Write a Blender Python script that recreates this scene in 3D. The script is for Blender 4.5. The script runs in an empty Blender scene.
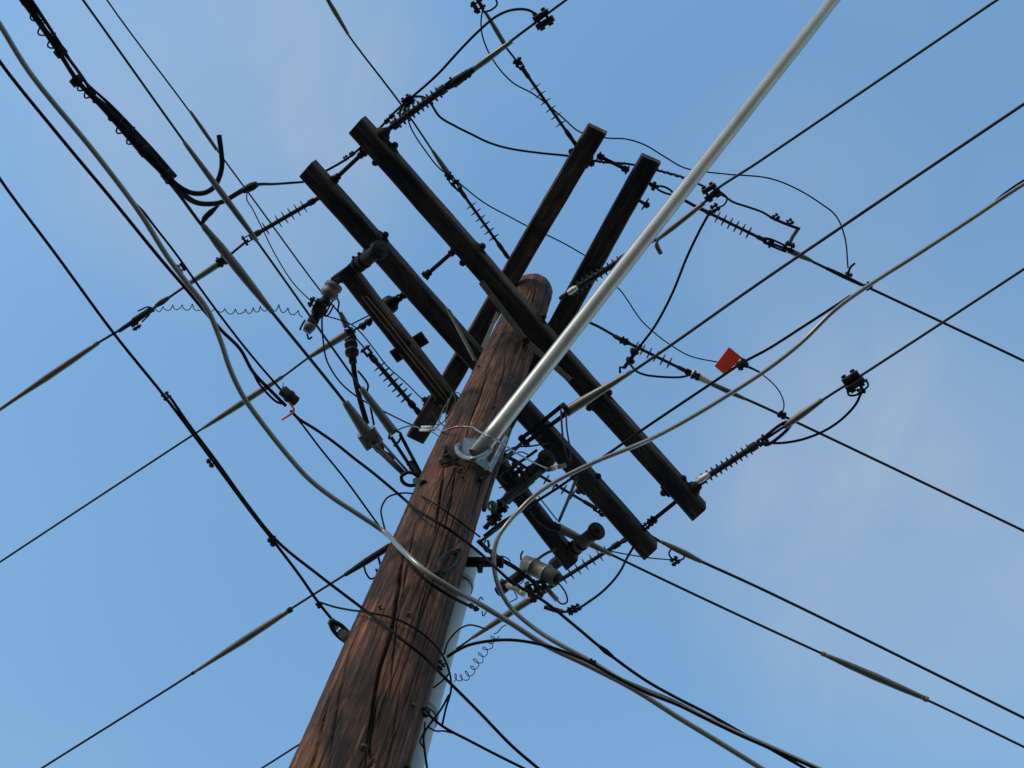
import bpy, bmesh, math, random
import numpy as np
from mathutils import Vector, Matrix

random.seed(7)
scene = bpy.context.scene
COL = scene.collection
R = math.radians

# ------------------------------------------------------------------ camera
CAM = Vector((0.0, -2.1043, 1.6))
AZ, EL, ROLL, FOC = 0.0308, 1.2299, 0.3372, 1378.56
_fw = Vector((math.sin(AZ)*math.cos(EL), math.cos(AZ)*math.cos(EL), math.sin(EL)))
_r = Vector((math.cos(AZ), -math.sin(AZ), 0)); _u = _r.cross(_fw)
_R = _r*math.cos(ROLL) + _u*math.sin(ROLL)
_U = _u*math.cos(ROLL) - _r*math.sin(ROLL)
cd = bpy.data.cameras.new("camera"); cam = bpy.data.objects.new("camera", cd); COL.objects.link(cam)
cd.sensor_width = 36.0; cd.lens = 36.0*FOC/1024.0; cd.clip_start = 0.05; cd.clip_end = 3000
cam.matrix_world = Matrix(((_R.x, _U.x, -_fw.x, CAM.x), (_R.y, _U.y, -_fw.y, CAM.y), (_R.z, _U.z, -_fw.z, CAM.z), (0, 0, 0, 1)))
scene.camera = cam

# ------------------------------------------------------------------ sky, sun, exposure
SUN_EL, SUN_AZ = 18.0, 240.0          # compass degrees, clockwise from +y: low, behind the camera and to the left, veiled by thin cloud
world = bpy.data.worlds.new("World"); scene.world = world; world.use_nodes = True
nt = world.node_tree; nt.nodes.clear()
def N(t, **k):
    n = nt.nodes.new(t)
    for a, v in k.items(): setattr(n, a, v)
    return n
out = N('ShaderNodeOutputWorld'); bg = N('ShaderNodeBackground'); sky = N('ShaderNodeTexSky')
sky.sky_type = 'NISHITA'; sky.sun_disc = False
sky.sun_elevation = R(SUN_EL); sky.sun_rotation = R(SUN_AZ)
sky.air_density = 2.0; sky.dust_density = 0.0; sky.ozone_density = 5.2; sky.altitude = 50
tc = N('ShaderNodeTexCoord')
def noise(scale, detail, rough, dist, loc):
    mp = N('ShaderNodeMapping'); mp.inputs['Scale'].default_value = scale; mp.inputs['Location'].default_value = loc
    nz = N('ShaderNodeTexNoise'); nz.inputs['Scale'].default_value = 1.0; nz.inputs['Detail'].default_value = detail
    nz.inputs['Roughness'].default_value = rough; nz.inputs['Distortion'].default_value = dist
    nt.links.new(tc.outputs['Generated'], mp.inputs['Vector']); nt.links.new(mp.outputs['Vector'], nz.inputs['Vector'])
    return nz.outputs['Fac']
def ramp(src, a, b, lo, hi):
    m = N('ShaderNodeMapRange'); m.inputs[1].default_value = a; m.inputs[2].default_value = b
    m.inputs[3].default_value = lo; m.inputs[4].default_value = hi; m.interpolation_type = 'SMOOTHSTEP'
    nt.links.new(src, m.inputs[0]); return m.outputs[0]
def math_(op, a, b):
    m = N('ShaderNodeMath', operation=op)
    for i, v in enumerate((a, b)):
        if isinstance(v, (int, float)): m.inputs[i].default_value = v
        else: nt.links.new(v, m.inputs[i])
    return m.outputs[0]
broad = ramp(noise((3.2, 4.0, 3.0), 2, 0.45, 0.4, (4.3, 1.2, 0.7)), 0.36, 0.70, 0.0, 1.0)
wisp = ramp(noise((10.0, 6.0, 7.0), 5, 0.55, 0.7, (1.7, 6.1, 2.2)), 0.35, 0.75, 0.0, 1.0)
def bank(dirn, inner, outer, amt):          # a loose bank of cirrus round one direction of the sky
    vn = N('ShaderNodeVectorMath', operation='NORMALIZE'); nt.links.new(tc.outputs['Generated'], vn.inputs[0])
    dp = N('ShaderNodeVectorMath', operation='DOT_PRODUCT'); nt.links.new(vn.outputs[0], dp.inputs[0]); dp.inputs[1].default_value = Vector(dirn).normalized()
    return ramp(dp.outputs['Value'], math.cos(R(outer)), math.cos(R(inner)), 0.0, amt)
banks = math_('ADD', math_('ADD', bank((0.300, 0.323, 0.897), 1, 11, 0.66), bank((-0.236, 0.218, 0.947), 1, 10, 0.58)), math_('ADD', bank((0.149, 0.150, 0.977), 0, 7, 0.30), bank((0.243, 0.250, 0.937), 0, 8, 0.02)))
texture = math_('ADD', 0.40, math_('MULTIPLY', wisp, 0.50))
cover = math_('ADD', math_('MULTIPLY', broad, 0.10), math_('MULTIPLY', banks, texture))
mixc = N('ShaderNodeMix', data_type='RGBA'); mixc.inputs[7].default_value = (1.28, 1.58, 1.92, 1)   # thin cirrus, lit by the low sun
nt.links.new(cover, mixc.inputs[0]); nt.links.new(sky.outputs[0], mixc.inputs[6])
bg.inputs['Strength'].default_value = 0.15
nt.links.new(mixc.outputs[2], bg.inputs['Color']); nt.links.new(bg.outputs[0], out.inputs[0])

sd = bpy.data.lights.new("sun", 'SUN'); sun = bpy.data.objects.new("sun", sd); COL.objects.link(sun)
sd.energy = 1.25; sd.angle = R(6.0); sd.color = (1.0, 0.86, 0.70)
_sdir = Vector((math.sin(R(SUN_AZ))*math.cos(R(SUN_EL)), math.cos(R(SUN_AZ))*math.cos(R(SUN_EL)), math.sin(R(SUN_EL))))
sun.rotation_euler = (-_sdir).to_track_quat('-Z', 'Y').to_euler()
sun.location = _sdir*30
vs = scene.view_settings
vs.view_transform = 'Standard'; vs.look = 'None'; vs.gamma = 1; vs.use_curve_mapping = False; vs.exposure = 1.12

# ------------------------------------------------------------------ where things are
# A point of the place is given as (x, y, height): the line of sight of photograph pixel x, y met at that height above the ground.
def ray(x, y): return (_R*((x-512)/FOC) - _U*((y-384)/FOC) + _fw).normalized()
def P(x, y, z):
    d = ray(x, y); return CAM + d*((z-CAM.z)/d.z)
def px_size(p): return (p-CAM).dot(_fw)/FOC          # metres covered by one photograph pixel at point p
POLE_TOP, R0, TAPER = 9.165, 0.1667, 0.0064
_bh = [0.0, 4.46, 5.5, 6.42, 7.39, 8.64, 9.4]; _bo = [0.0, 0.004, -0.008, -0.016, -0.002, 0.008, 0.006]
def pole_axis(h): return Vector((float(np.interp(h, _bh, _bo)), 0, h))
def pole_r(h): return R0 - TAPER*h
def F(x, y, off=0.0):
    """where the line of sight meets the near face of the pole, off metres in front of the wood"""
    d = ray(x, y); t = 1.0; best = (1e9, None)     # past the pole's edge: the nearest point
    for _ in range(4000):
        p = CAM + d*t; c = pole_axis(p.z)
        g = math.hypot(p.x-c.x, p.y-c.y) - pole_r(p.z) - off
        if g < 0.0005: return p
        if g < best[0]: best = (g, p)
        t += max(0.0015, g*0.9)
        if t > 12: break
    return best[1]
PHI, PHB = 0.5061, 0.1718
A = Vector((math.cos(PHI), math.sin(PHI), 0)); Bv = Vector((-math.sin(PHI), math.cos(PHI), 0))
A2v = Vector((math.cos(PHB), math.sin(PHB), 0)); B2v = Vector((-math.sin(PHB), math.cos(PHB), 0))
ZA, ZB, ZE = 8.0225, 8.9502, 7.3274
UP = Vector((0, 0, 1))

def points(pts, z):
    """mixed list of (x, y), (x, y, height), (x, y, 'pole', off) or Vectors -> world points"""
    n = len(pts); hs = [None]*n; fixed = [None]*n
    for i, p in enumerate(pts):
        if isinstance(p, Vector): fixed[i] = p; hs[i] = p.z
        elif len(p) == 4: fixed[i] = F(p[0], p[1], p[3]); hs[i] = fixed[i].z
        elif len(p) == 3: hs[i] = p[2]
    if all(h is None for h in hs): hs[0] = hs[-1] = z
    k = [i for i in range(n) if hs[i] is not None]
    if hs[0] is None: hs[0] = hs[k[0]] if z is None else z; k.insert(0, 0)
    if hs[-1] is None: hs[-1] = hs[k[-1]] if z is None else z; k.append(n-1)
    res = []
    for i in range(n):
        if fixed[i] is not None: res.append(fixed[i]); continue
        h = hs[i]
        if h is None:
            a = max(j for j in k if j < i); b = min(j for j in k if j > i)
            h = hs[a] + (hs[b]-hs[a])*(i-a)/(b-a)
        res.append(P(pts[i][0], pts[i][1], h))
    return res
def smooth(v, sub=6):
    if len(v) < 3: return v
    o = []
    q = [v[0]*2-v[1]] + v + [v[-1]*2-v[-2]]
    for i in range(1, len(q)-2):
        p0, p1, p2, p3 = q[i-1], q[i], q[i+1], q[i+2]
        # centripetal form keeps uneven spacing from overshooting
        t0 = 0.0; t1 = t0+max(1e-4, (p1-p0).length)**.5; t2 = t1+max(1e-4, (p2-p1).length)**.5; t3 = t2+max(1e-4, (p3-p2).length)**.5
        for s in range(sub):
            t = t1+(t2-t1)*s/sub
            a1 = p0*((t1-t)/(t1-t0))+p1*((t-t0)/(t1-t0)); a2 = p1*((t2-t)/(t2-t1))+p2*((t-t1)/(t2-t1)); a3 = p2*((t3-t)/(t3-t2))+p3*((t-t2)/(t3-t2))
            b1 = a1*((t2-t)/(t2-t0))+a2*((t-t0)/(t2-t0)); b2 = a2*((t3-t)/(t3-t1))+a3*((t-t1)/(t3-t1))
            o.append(b1*((t2-t)/(t2-t1))+b2*((t-t1)/(t2-t1)))
    o.append(v[-1]); return o

# ------------------------------------------------------------------ mesh collector
class MB:
    def __init__(s): s.v = []; s.f = []; s.sm = []
    def ring(s, c, n, b, r, k): 
        i = len(s.v)
        for j in range(k):
            t = 2*math.pi*j/k; s.v.append(c+n*(r*math.cos(t))+b*(r*math.sin(t)))
        return i
    def tube(s, path, rad, k=10, cap=True, ease=None):
        path = [p for i, p in enumerate(path) if i == 0 or (p-path[i-1]).length > 1e-5]
        m = len(path)
        if not isinstance(rad, (list, tuple)): rad = [rad]*m
        if len(rad) != m: rad = [float(np.interp(i/(m-1), np.linspace(0, 1, len(rad)), rad)) for i in range(m)]
        t = (path[1]-path[0]).normalized(); n = t.orthogonal().normalized(); prev = None
        for i in range(m):
            t2 = (path[min(i+1, m-1)]-path[max(i-1, 0)]).normalized()
            n = (n - t2*n.dot(t2)).normalized(); b = t2.cross(n)
            c = s.ring(path[i], n, b, rad[i], k)
            if prev is not None:
                for j in range(k):
                    s.f.append((prev+j, prev+(j+1) % k, c+(j+1) % k, c+j)); s.sm.append(True)
            elif cap: s.f.append(tuple(c+j for j in reversed(range(k)))); s.sm.append(False)
            prev = c
        if cap: s.f.append(tuple(prev+j for j in range(k))); s.sm.append(False)
        return s
    def lathe(s, p0, p1, prof, k=20):
        """prof: (t along p0->p1, radius) pairs"""
        d = p1-p0; ax = d.normalized(); n = ax.orthogonal().normalized(); b = ax.cross(n); prev = None
        for t, r in prof:
            c = s.ring(p0+d*t, n, b, max(r, 1e-4), k)
            if prev is not None:
                for j in range(k):
                    s.f.append((prev+j, prev+(j+1) % k, c+(j+1) % k, c+j)); s.sm.append(True)
            else: s.f.append(tuple(c+j for j in reversed(range(k)))); s.sm.append(False)
            prev = c
        s.f.append(tuple(prev+j for j in range(k))); s.sm.append(False)
        return s
    def box(s, c, x, y, z, bev=0.0):
        """box about c with half-axis vectors x, y, z; bev trims the long edges"""
        if bev:
            lx, ly = x.length, y.length; ux, uy = x/lx, y/ly
            sec = [(lx-bev, -ly), (lx, -ly+bev), (lx, ly-bev), (lx-bev, ly), (-lx+bev, ly), (-lx, ly-bev), (-lx, -ly+bev), (-lx+bev, -ly)]
            i = len(s.v)
            for e in (-1, 1):
                for a, b in sec: s.v.append(c+ux*a+uy*b+z*e)
            for j in range(8): s.f.append((i+j, i+(j+1) % 8, i+8+(j+1) % 8, i+8+j)); s.sm.append(False)
            s.f.append(tuple(i+j for j in reversed(range(8)))); s.f.append(tuple(i+8+j for j in range(8))); s.sm += [False, False]
            return s
        i = len(s.v)
        for a in (-1, 1):
            for b in (-1, 1):
                for e in (-1, 1): s.v.append(c+x*a+y*b+z*e)
        for f in ((0, 1, 3, 2), (4, 6, 7, 5), (0, 4, 5, 1), (2, 3, 7, 6), (0, 2, 6, 4), (1, 5, 7, 3)):
            s.f.append(tuple(i+q for q in f)); s.sm.append(False)
        return s
    def bar(s, p0, p1, w, h, side=None):
        d = p1-p0; t = d.normalized(); n = (side if side is not None else UP); n = (n-t*n.dot(t)).normalized(); b = t.cross(n)
        return s.box((p0+p1)/2, b*(w/2), n*(h/2), d/2, bev=min(w, h)*0.18)
    def torus(s, c, n, R_, r, stretch=None, k=20):
        n = n.normalized(); a = (stretch if stretch is not None else n.orthogonal()); L = a.length if stretch is not None else R_
        a = (a-n*a.dot(n)).normalized(); b = n.cross(a)
        path = [c+a*(L*math.cos(t))+b*(R_*math.sin(t)) for t in [2*math.pi*i/k for i in range(k+1)]]
        return s.tube(path, r, 8, cap=False)
    def build(s, name, mat, parent=None, origin=None):
        o0 = parent.matrix_world.translation.copy() if parent else (origin if origin is not None else s.v[0].copy())
        wo = Vector((0, 0, 0))
        q = parent
        base = Vector(BASE.get(parent.name, (0, 0, 0))) if parent else o0
        me = bpy.data.meshes.new(name)
        me.from_pydata([tuple(p-base) for p in s.v], [], s.f); me.update()
        bm = bmesh.new(); bm.from_mesh(me); bmesh.ops.recalc_face_normals(bm, faces=bm.faces); bm.to_mesh(me); bm.free()
        me.polygons.foreach_set('use_smooth', s.sm)
        me.materials.append(M[mat])
        o = bpy.data.objects.new(name, me); COL.objects.link(o)
        if parent: o.parent = parent; BASE[o.name] = tuple(base)
        else: o.location = o0; BASE[o.name] = tuple(o0)
        return o
BASE = {}
def tag(o, label=None, cat=None, group=None, kind=None):
    if label: o['label'] = label
    if cat: o['category'] = cat
    if group: o['group'] = group
    if kind: o['kind'] = kind
    return o
def empty(name, loc, label, cat, group=None):
    o = bpy.data.objects.new(name, None); COL.objects.link(o); o.location = loc; o.empty_display_size = 0.1
    BASE[o.name] = tuple(loc); return tag(o, label, cat, group)

# ------------------------------------------------------------------ materials
M = {}
def mat(name, col, rough=0.6, metal=0.0, var=0.25, scale=30, bump=0.0, col2=None, spec=0.5, stretch=(1, 1, 1)):
    m = bpy.data.materials.new(name); m.use_nodes = True; t = m.node_tree; p = t.nodes['Principled BSDF']
    c = t.nodes.new('ShaderNodeTexCoord'); mp = t.nodes.new('ShaderNodeMapping'); mp.inputs['Scale'].default_value = stretch
    nz = t.nodes.new('ShaderNodeTexNoise'); nz.inputs['Scale'].default_value = scale; nz.inputs['Detail'].default_value = 5; nz.inputs['Roughness'].default_value = 0.65
    t.links.new(c.outputs['Object'], mp.inputs[0]); t.links.new(mp.outputs[0], nz.inputs['Vector'])
    rp = t.nodes.new('ShaderNodeValToRGB')
    lo = tuple(x*(1-var) for x in col); hi = tuple(min(1, x*(1+var)) for x in col) if col2 is None else col2
    rp.color_ramp.elements[0].position = 0.32; rp.color_ramp.elements[1].position = 0.68
    rp.color_ramp.elements[0].color = (*lo, 1); rp.color_ramp.elements[1].color = (*hi, 1)
    t.links.new(nz.outputs['Fac'], rp.inputs[0]); t.links.new(rp.outputs[0], p.inputs['Base Color'])
    p.inputs['Roughness'].default_value = rough; p.inputs['Metallic'].default_value = metal; p.inputs['Specular IOR Level'].default_value = spec
    if bump:
        b = t.nodes.new('ShaderNodeBump'); b.inputs['Strength'].default_value = bump; b.inputs['Distance'].default_value = 0.003
        t.links.new(nz.outputs['Fac'], b.inputs['Height']); t.links.new(b.outputs[0], p.inputs['Normal'])
    M[name] = m; return m
mat('black_rubber', (0.009, 0.009, 0.011), 0.75, spec=0.06)
mat('bare_wire', (0.030, 0.026, 0.031), 0.6, 0.0, spec=0.15)
mat('grey_cable', (0.145, 0.135, 0.13), 0.28, 0.0, 0.25, 5, spec=0.7)
mat('grey_sleeve', (0.090, 0.078, 0.066), 0.42, 0.0, 0.25, 6, spec=0.5)
mat('dark_steel', (0.016, 0.015, 0.016), 0.75, 0.0, 0.6, 40, 0.2, spec=0.1)
mat('rusty_steel', (0.040, 0.028, 0.024), 0.75, 0.1, 0.5, 40, 0.3, (0.085, 0.048, 0.032), spec=0.25)
mat('weathered_steel', (0.085, 0.083, 0.076), 0.65, 0.1, 0.45, 30, 0.15, spec=0.25)
mat('galvanised', (0.145, 0.16, 0.168), 0.42, 0.5, 0.4, 22, 0.12, spec=0.4)
mat('painted_tube', (0.25, 0.248, 0.25), 0.36, 0.62, 0.14, 7)
mat('conduit_plastic', (0.25, 0.29, 0.31), 0.6, 0.0, 0.10, 6, spec=0.3)
mat('polymer_grey', (0.024, 0.024, 0.027), 0.7, 0, 0.3, 40, spec=0.1)
mat('porcelain_brown', (0.012, 0.010, 0.010), 0.55, 0, 0.4, 20, spec=0.08)
mat('arrester_grey', (0.085, 0.085, 0.08), 0.5, 0, 0.3, 18, spec=0.3)
mat('connector_white', (0.50, 0.50, 0.48), 0.4, 0.0, 0.2, 60)
mat('fuse_cream', (0.46, 0.42, 0.33), 0.5, 0, 0.2, 60)
mat('tag_orange', (0.88, 0.125, 0.04), 0.5, 0, 0.14, 14)
mat('copper', (0.17, 0.095, 0.06), 0.6, 0.1, 0.3, 30, spec=0.25)
mat('ground_asphalt', (0.122, 0.121, 0.120), 0.9, 0, 0.3, 3, 0.3)

_t = M['tag_orange'].node_tree; _p = _t.nodes['Principled BSDF']; _o = _t.nodes['Material Output']
_tr = _t.nodes.new('ShaderNodeBsdfTranslucent'); _tr.inputs[0].default_value = (0.88, 0.13, 0.04, 1); _mx = _t.nodes.new('ShaderNodeMixShader'); _mx.inputs[0].default_value = 0.32
_t.links.new(_p.outputs[0], _mx.inputs[1]); _t.links.new(_tr.outputs[0], _mx.inputs[2]); _t.links.new(_mx.outputs[0], _o.inputs['Surface'])

def wood(name, dark, mid, light, zscale, gscale, bump, attr=None, cracks=0.35, lines=(0.002, 0.014, 0.22)):
    m = bpy.data.materials.new(name); m.use_nodes = True; t = m.node_tree; p = t.nodes['Principled BSDF']; L = t.links.new
    def n(ty): return t.nodes.new(ty)
    c = n('ShaderNodeTexCoord')
    if attr: at_ = n('ShaderNodeAttribute'); at_.attribute_name = attr; src = at_.outputs['Vector']
    else: src = c.outputs['Object']
    def nz(sc, scale, det, dis=0.0, rough=0.6):
        mp = n('ShaderNodeMapping'); mp.inputs['Scale'].default_value = sc; x = n('ShaderNodeTexNoise')
        x.inputs['Scale'].default_value = scale; x.inputs['Detail'].default_value = det; x.inputs['Distortion'].default_value = dis; x.inputs['Roughness'].default_value = rough
        L(src, mp.inputs[0]); L(mp.outputs[0], x.inputs['Vector']); return x.outputs['Fac']
    ax = zscale    # axis scale triple for the grain
    grain = nz(ax, gscale, 9, 0.15, 0.72); fine = nz(ax, gscale*5, 5, 0.0, 0.65); blot = nz((1, 1, 0.30), 9.0, 6, 0.5, 0.66)
    line = nz((ax[0], ax[1], ax[2]*0.6), gscale*1.1, 3, 0.1, 0.5)
    r1 = n('ShaderNodeValToRGB'); e = r1.color_ramp.elements
    e[0].position = 0.34; e[0].color = (*dark, 1); e[1].position = 0.70; e[1].color = (*light, 1)
    q = e.new(0.52); q.color = (*mid, 1)
    L(grain, r1.inputs[0])
    r2 = n('ShaderNodeMapRange'); r2.inputs[1].default_value = 0.36; r2.inputs[2].default_value = 0.62; r2.inputs[3].default_value = 0.17; r2.inputs[4].default_value = 1.40
    L(blot, r2.inputs[0])
    r3 = n('ShaderNodeMapRange'); r3.inputs[1].default_value = 0.30; r3.inputs[2].default_value = 0.5; r3.inputs[3].default_value = cracks; r3.inputs[4].default_value = 1.0
    L(fine, r3.inputs[0])
    mu = n('ShaderNodeMath'); mu.operation = 'MULTIPLY'; L(r2.outputs[0], mu.inputs[0]); L(r3.outputs[0], mu.inputs[1])
    sb = n('ShaderNodeMath'); sb.operation = 'SUBTRACT'; L(line, sb.inputs[0]); sb.inputs[1].default_value = 0.5
    ab = n('ShaderNodeMath'); ab.operation = 'ABSOLUTE'; L(sb.outputs[0], ab.inputs[0])
    r4 = n('ShaderNodeMapRange'); r4.inputs[1].default_value = lines[0]; r4.inputs[2].default_value = lines[1]; r4.inputs[3].default_value = lines[2]; r4.inputs[4].default_value = 1.0; L(ab.outputs[0], r4.inputs[0])
    m2 = n('ShaderNodeMath'); m2.operation = 'MULTIPLY'; L(mu.outputs[0], m2.inputs[0]); L(r4.outputs[0], m2.inputs[1]); mu = m2
    vm = n('ShaderNodeVectorMath'); vm.operation = 'SCALE'; L(r1.outputs[0], vm.inputs[0]); L(mu.outputs[0], vm.inputs['Scale'])
    L(vm.outputs[0], p.inputs['Base Color']); p.inputs['Roughness'].default_value = 0.85; p.inputs['Specular IOR Level'].default_value = 0.25
    ad = n('ShaderNodeMath'); ad.operation = 'MULTIPLY_ADD'; L(r4.outputs[0], ad.inputs[0]); ad.inputs[1].default_value = 0.4; L(grain, ad.inputs[2])
    b = n('ShaderNodeBump'); b.inputs['Strength'].default_value = bump; b.inputs['Distance'].default_value = 0.006
    L(ad.outputs[0], b.inputs['Height']); L(b.outputs[0], p.inputs['Normal'])
    M[name] = m
wood('pole_wood', (0.020, 0.008, 0.005), (0.080, 0.029, 0.015), (0.245, 0.108, 0.052), (1, 1, 0.03), 60, 1.0, 'grain', 0.35, (0.002, 0.016, 0.15))
wood('arm_wood', (0.027, 0.019, 0.015), (0.045, 0.033, 0.026), (0.095, 0.072, 0.057), (1, 1, 0.035), 60, 0.6)
wood('brown_arm_wood', (0.042, 0.027, 0.020), (0.080, 0.052, 0.039), (0.15, 0.10, 0.075), (1, 1, 0.035), 60, 0.6)

# ------------------------------------------------------------------ ground (the photograph never shows it; it throws light up)
g = MB(); g.box(Vector((0, 0, -0.25)), Vector((400, 0, 0)), Vector((0, 400, 0)), Vector((0, 0, 0.25)))
tag(g.build('ground', 'ground_asphalt', origin=Vector((0, 0, 0))), kind='structure')

# ------------------------------------------------------------------ the pole
def periodic_noise(nt_, nz_, ct, cz, seed):
    rs = np.random.RandomState(seed); lat = rs.rand(cz+2, ct)
    tt = np.arange(nt_)/nt_*ct; zz = np.linspace(0, cz, nz_)
    i = np.floor(tt).astype(int); fx = tt-i; j = np.minimum(np.floor(zz).astype(int), cz); fz = zz-j
    fx = fx*fx*(3-2*fx); fz = fz*fz*(3-2*fz)
    a = lat[j][:, i % ct]; b = lat[j][:, (i+1) % ct]; c_ = lat[j+1][:, i % ct]; d = lat[j+1][:, (i+1) % ct]
    return (a*(1-fx)+b*fx)*(1-fz)[:, None]+(c_*(1-fx)+d*fx)*fz[:, None]-0.5
def build_pole(parent):
    NT = 560
    zs = np.concatenate([np.linspace(0, 4.1, 30), np.arange(4.12, POLE_TOP-0.06, 0.013), POLE_TOP-np.array([0.06, 0.045, 0.03, 0.018, 0.008, 0.0])])
    nz_ = len(zs); th = np.arange(NT)/NT*2*np.pi
    d = 0.007*periodic_noise(NT, nz_, 7, 5, 1)+0.0045*periodic_noise(NT, nz_, 40, 7, 2)+0.0035*periodic_noise(NT, nz_, 120, 9, 3)+0.0016*periodic_noise(NT, nz_, 200, 160, 4)
    # drying checks: long narrow splits along the grain, traced where the photograph shows them, and others round the back
    cr = []
    def crack(pxs, depth, width):
        q = [F(x, y) for x, y in pxs]
        q.sort(key=lambda v: v.z)
        cr.append(([v.z for v in q], [math.atan2(v.y, v.x-pole_axis(v.z).x) for v in q], depth, width))
    crack([(404, 548), (398, 590), (392, 630), (380, 668), (374, 705), (368, 745), (366, 766)], 0.030, 0.0042)
    crack([(444, 468), (440, 500), (436, 530)], 0.022, 0.0038)
    crack([(456, 468), (452, 500), (443, 535)], 0.018, 0.0026)
    crack([(398, 618), (394, 655), (391, 690)], 0.016, 0.0022)
    crack([(378, 700), (373, 735), (371, 750), (375, 762), (366, 768)], 0.022, 0.0035)
    crack([(331, 690), (322, 725), (311, 768)], 0.014, 0.0028)
    crack([(350, 650), (338, 700), (330, 750)], 0.012, 0.0020)
    crack([(466, 440), (470, 420), (480, 395), (488, 370)], 0.016, 0.0024)
    crack([(506, 350), (504, 375), (492, 410)], 0.012, 0.0020)
    crack([(416, 520), (408, 560), (402, 600)], 0.012, 0.0016)
    crack([(430, 575), (421, 610), (414, 640)], 0.010, 0.0016)
    crack([(400, 690), (394, 730), (388, 766)], 0.010, 0.0016)
    crack([(536, 285), (533, 300), (530, 318)], 0.014, 0.0030)
    rs = random.Random(5)
    for _ in range(34):
        z0 = rs.uniform(3.9, 8.6); ln = rs.uniform(0.25, 1.6); t0 = rs.uniform(-math.pi, math.pi); k = 6
        cr.append(([z0+ln*i/k for i in range(k+1)], [t0+rs.uniform(-.02, .02) for _ in range(k+1)], rs.uniform(.004, .010), rs.uniform(.0010, .0020)))
    ph = np.zeros_like(d)
    for cz, ct, dep, wid in cr:
        m = (zs >= cz[0]-0.02) & (zs <= cz[-1]+0.02)
        t = np.interp(zs[m], cz, ct) + 0.004*np.sin(zs[m]*37+cz[0])
        span = cz[-1]-cz[0]; e = np.clip(np.minimum(zs[m]-cz[0]+0.02, cz[-1]+0.02-zs[m])/(0.25*span+0.01), 0, 1)**0.6
        dt = (th[None, :]-t[:, None]+np.pi) % (2*np.pi)-np.pi
        w = np.maximum(wid*(0.4+0.6*e), 0.0009)[:, None]
        ph[m] = np.maximum(ph[m], dep*e[:, None]*np.exp(-np.abs(dt*0.13/w)**2.2))
    d = d-ph
    r = (R0-TAPER*zs)[:, None]+d
    top = zs > POLE_TOP-0.0605                         # weathered, rounded top edge
    r[top] -= np.array([0.0, 0.003, 0.007, 0.014, 0.026, 0.045])[:, None]
    ax = np.interp(zs, _bh, _bo)
    V = np.empty((nz_, NT, 3)); V[..., 0] = r*np.cos(th)+ax[:, None]; V[..., 1] = r*np.sin(th); V[..., 2] = zs[:, None]
    V[top, :, 2] += 0.02*np.cos(th-1.2)[None, :]*np.linspace(0.1, 1, top.sum())[:, None]
    V = V.reshape(-1, 3); cap = np.array([[ax[-1], 0, POLE_TOP-0.004], [0, 0, 0]]); V = np.vstack([V, cap])
    i = np.arange(nz_-1)[:, None]*NT; j = np.arange(NT)[None, :]; j2 = (j+1) % NT
    Q = np.stack([i+j, i+j2, i+NT+j2, i+NT+j], -1).reshape(-1, 4)
    faces = Q.tolist(); tb = (nz_-1)*NT; c0 = nz_*NT
    faces += [[tb+k, tb+(k+1) % NT, c0] for k in range(NT)] + [[(k+1) % NT, k, c0+1] for k in range(NT)]
    me = bpy.data.meshes.new('shaft'); me.from_pydata(V.tolist(), [], faces); me.update()
    G = np.empty((len(V), 3)); rr_ = np.hypot(V[:, 0], V[:, 1]); thv = np.concatenate([np.tile(th, nz_), [0, 0]])
    G[:, 0] = np.cos(thv)*R0; G[:, 1] = np.sin(thv)*R0; G[:, 2] = V[:, 2]; G[-2:, :2] = 0
    at = me.attributes.new('grain', 'FLOAT_VECTOR', 'POINT'); at.data.foreach_set('vector', G.ravel())
    me.polygons.foreach_set('use_smooth', [True]*len(faces)); me.materials.append(M['pole_wood'])
    o = bpy.data.objects.new('shaft', me); COL.objects.link(o); o.parent = parent; return o
pole = empty('utility_pole', (0, 0, 0), 'thick weathered brown wooden utility pole with long dark cracks', 'pole')
build_pole(pole)

# bolts: a rod with a square washer and a nut at each end given
def bolt(parent, p0, p1, r=0.010, nuts=True, name='bolt'):
    d = (p1-p0).normalized(); m = MB(); m.tube([p0-d*0.03, p1+d*0.03], r, 8)
    if nuts:
        n = d.orthogonal().normalized(); b = d.cross(n)
        for q, s in ((p0, -1), (p1, 1)):
            m.box(q+d*(0.004*s), n*0.026, b*0.026, d*0.0035)
            m.lathe(q+d*(0.008*s), q+d*(0.024*s), ((0, 0.017), (1, 0.017)), 6)
    return m.build(name, 'dark_steel', parent)

rs = random.Random(11)
nail_me = None
for k in range(11):
    h = rs.uniform(4.3, 8.2); a = rs.uniform(-2.75, -0.4); q = pole_axis(h); rr = pole_r(h)+0.002
    if nail_me is None:
        nail_me = MB().lathe(Vector((-.012, 0, 0)), Vector((.010, 0, 0)), ((0, .003), (.7, .003), (.72, .007), (1, .006)), 8).build('nail', 'rusty_steel', pole)
        c = nail_me
    else: c = nail_me.copy(); COL.objects.link(c)
    c.location = (q.x+rr*math.cos(a), rr*math.sin(a), h); c.rotation_euler = (0, rs.uniform(-.3, .3), a)
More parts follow.
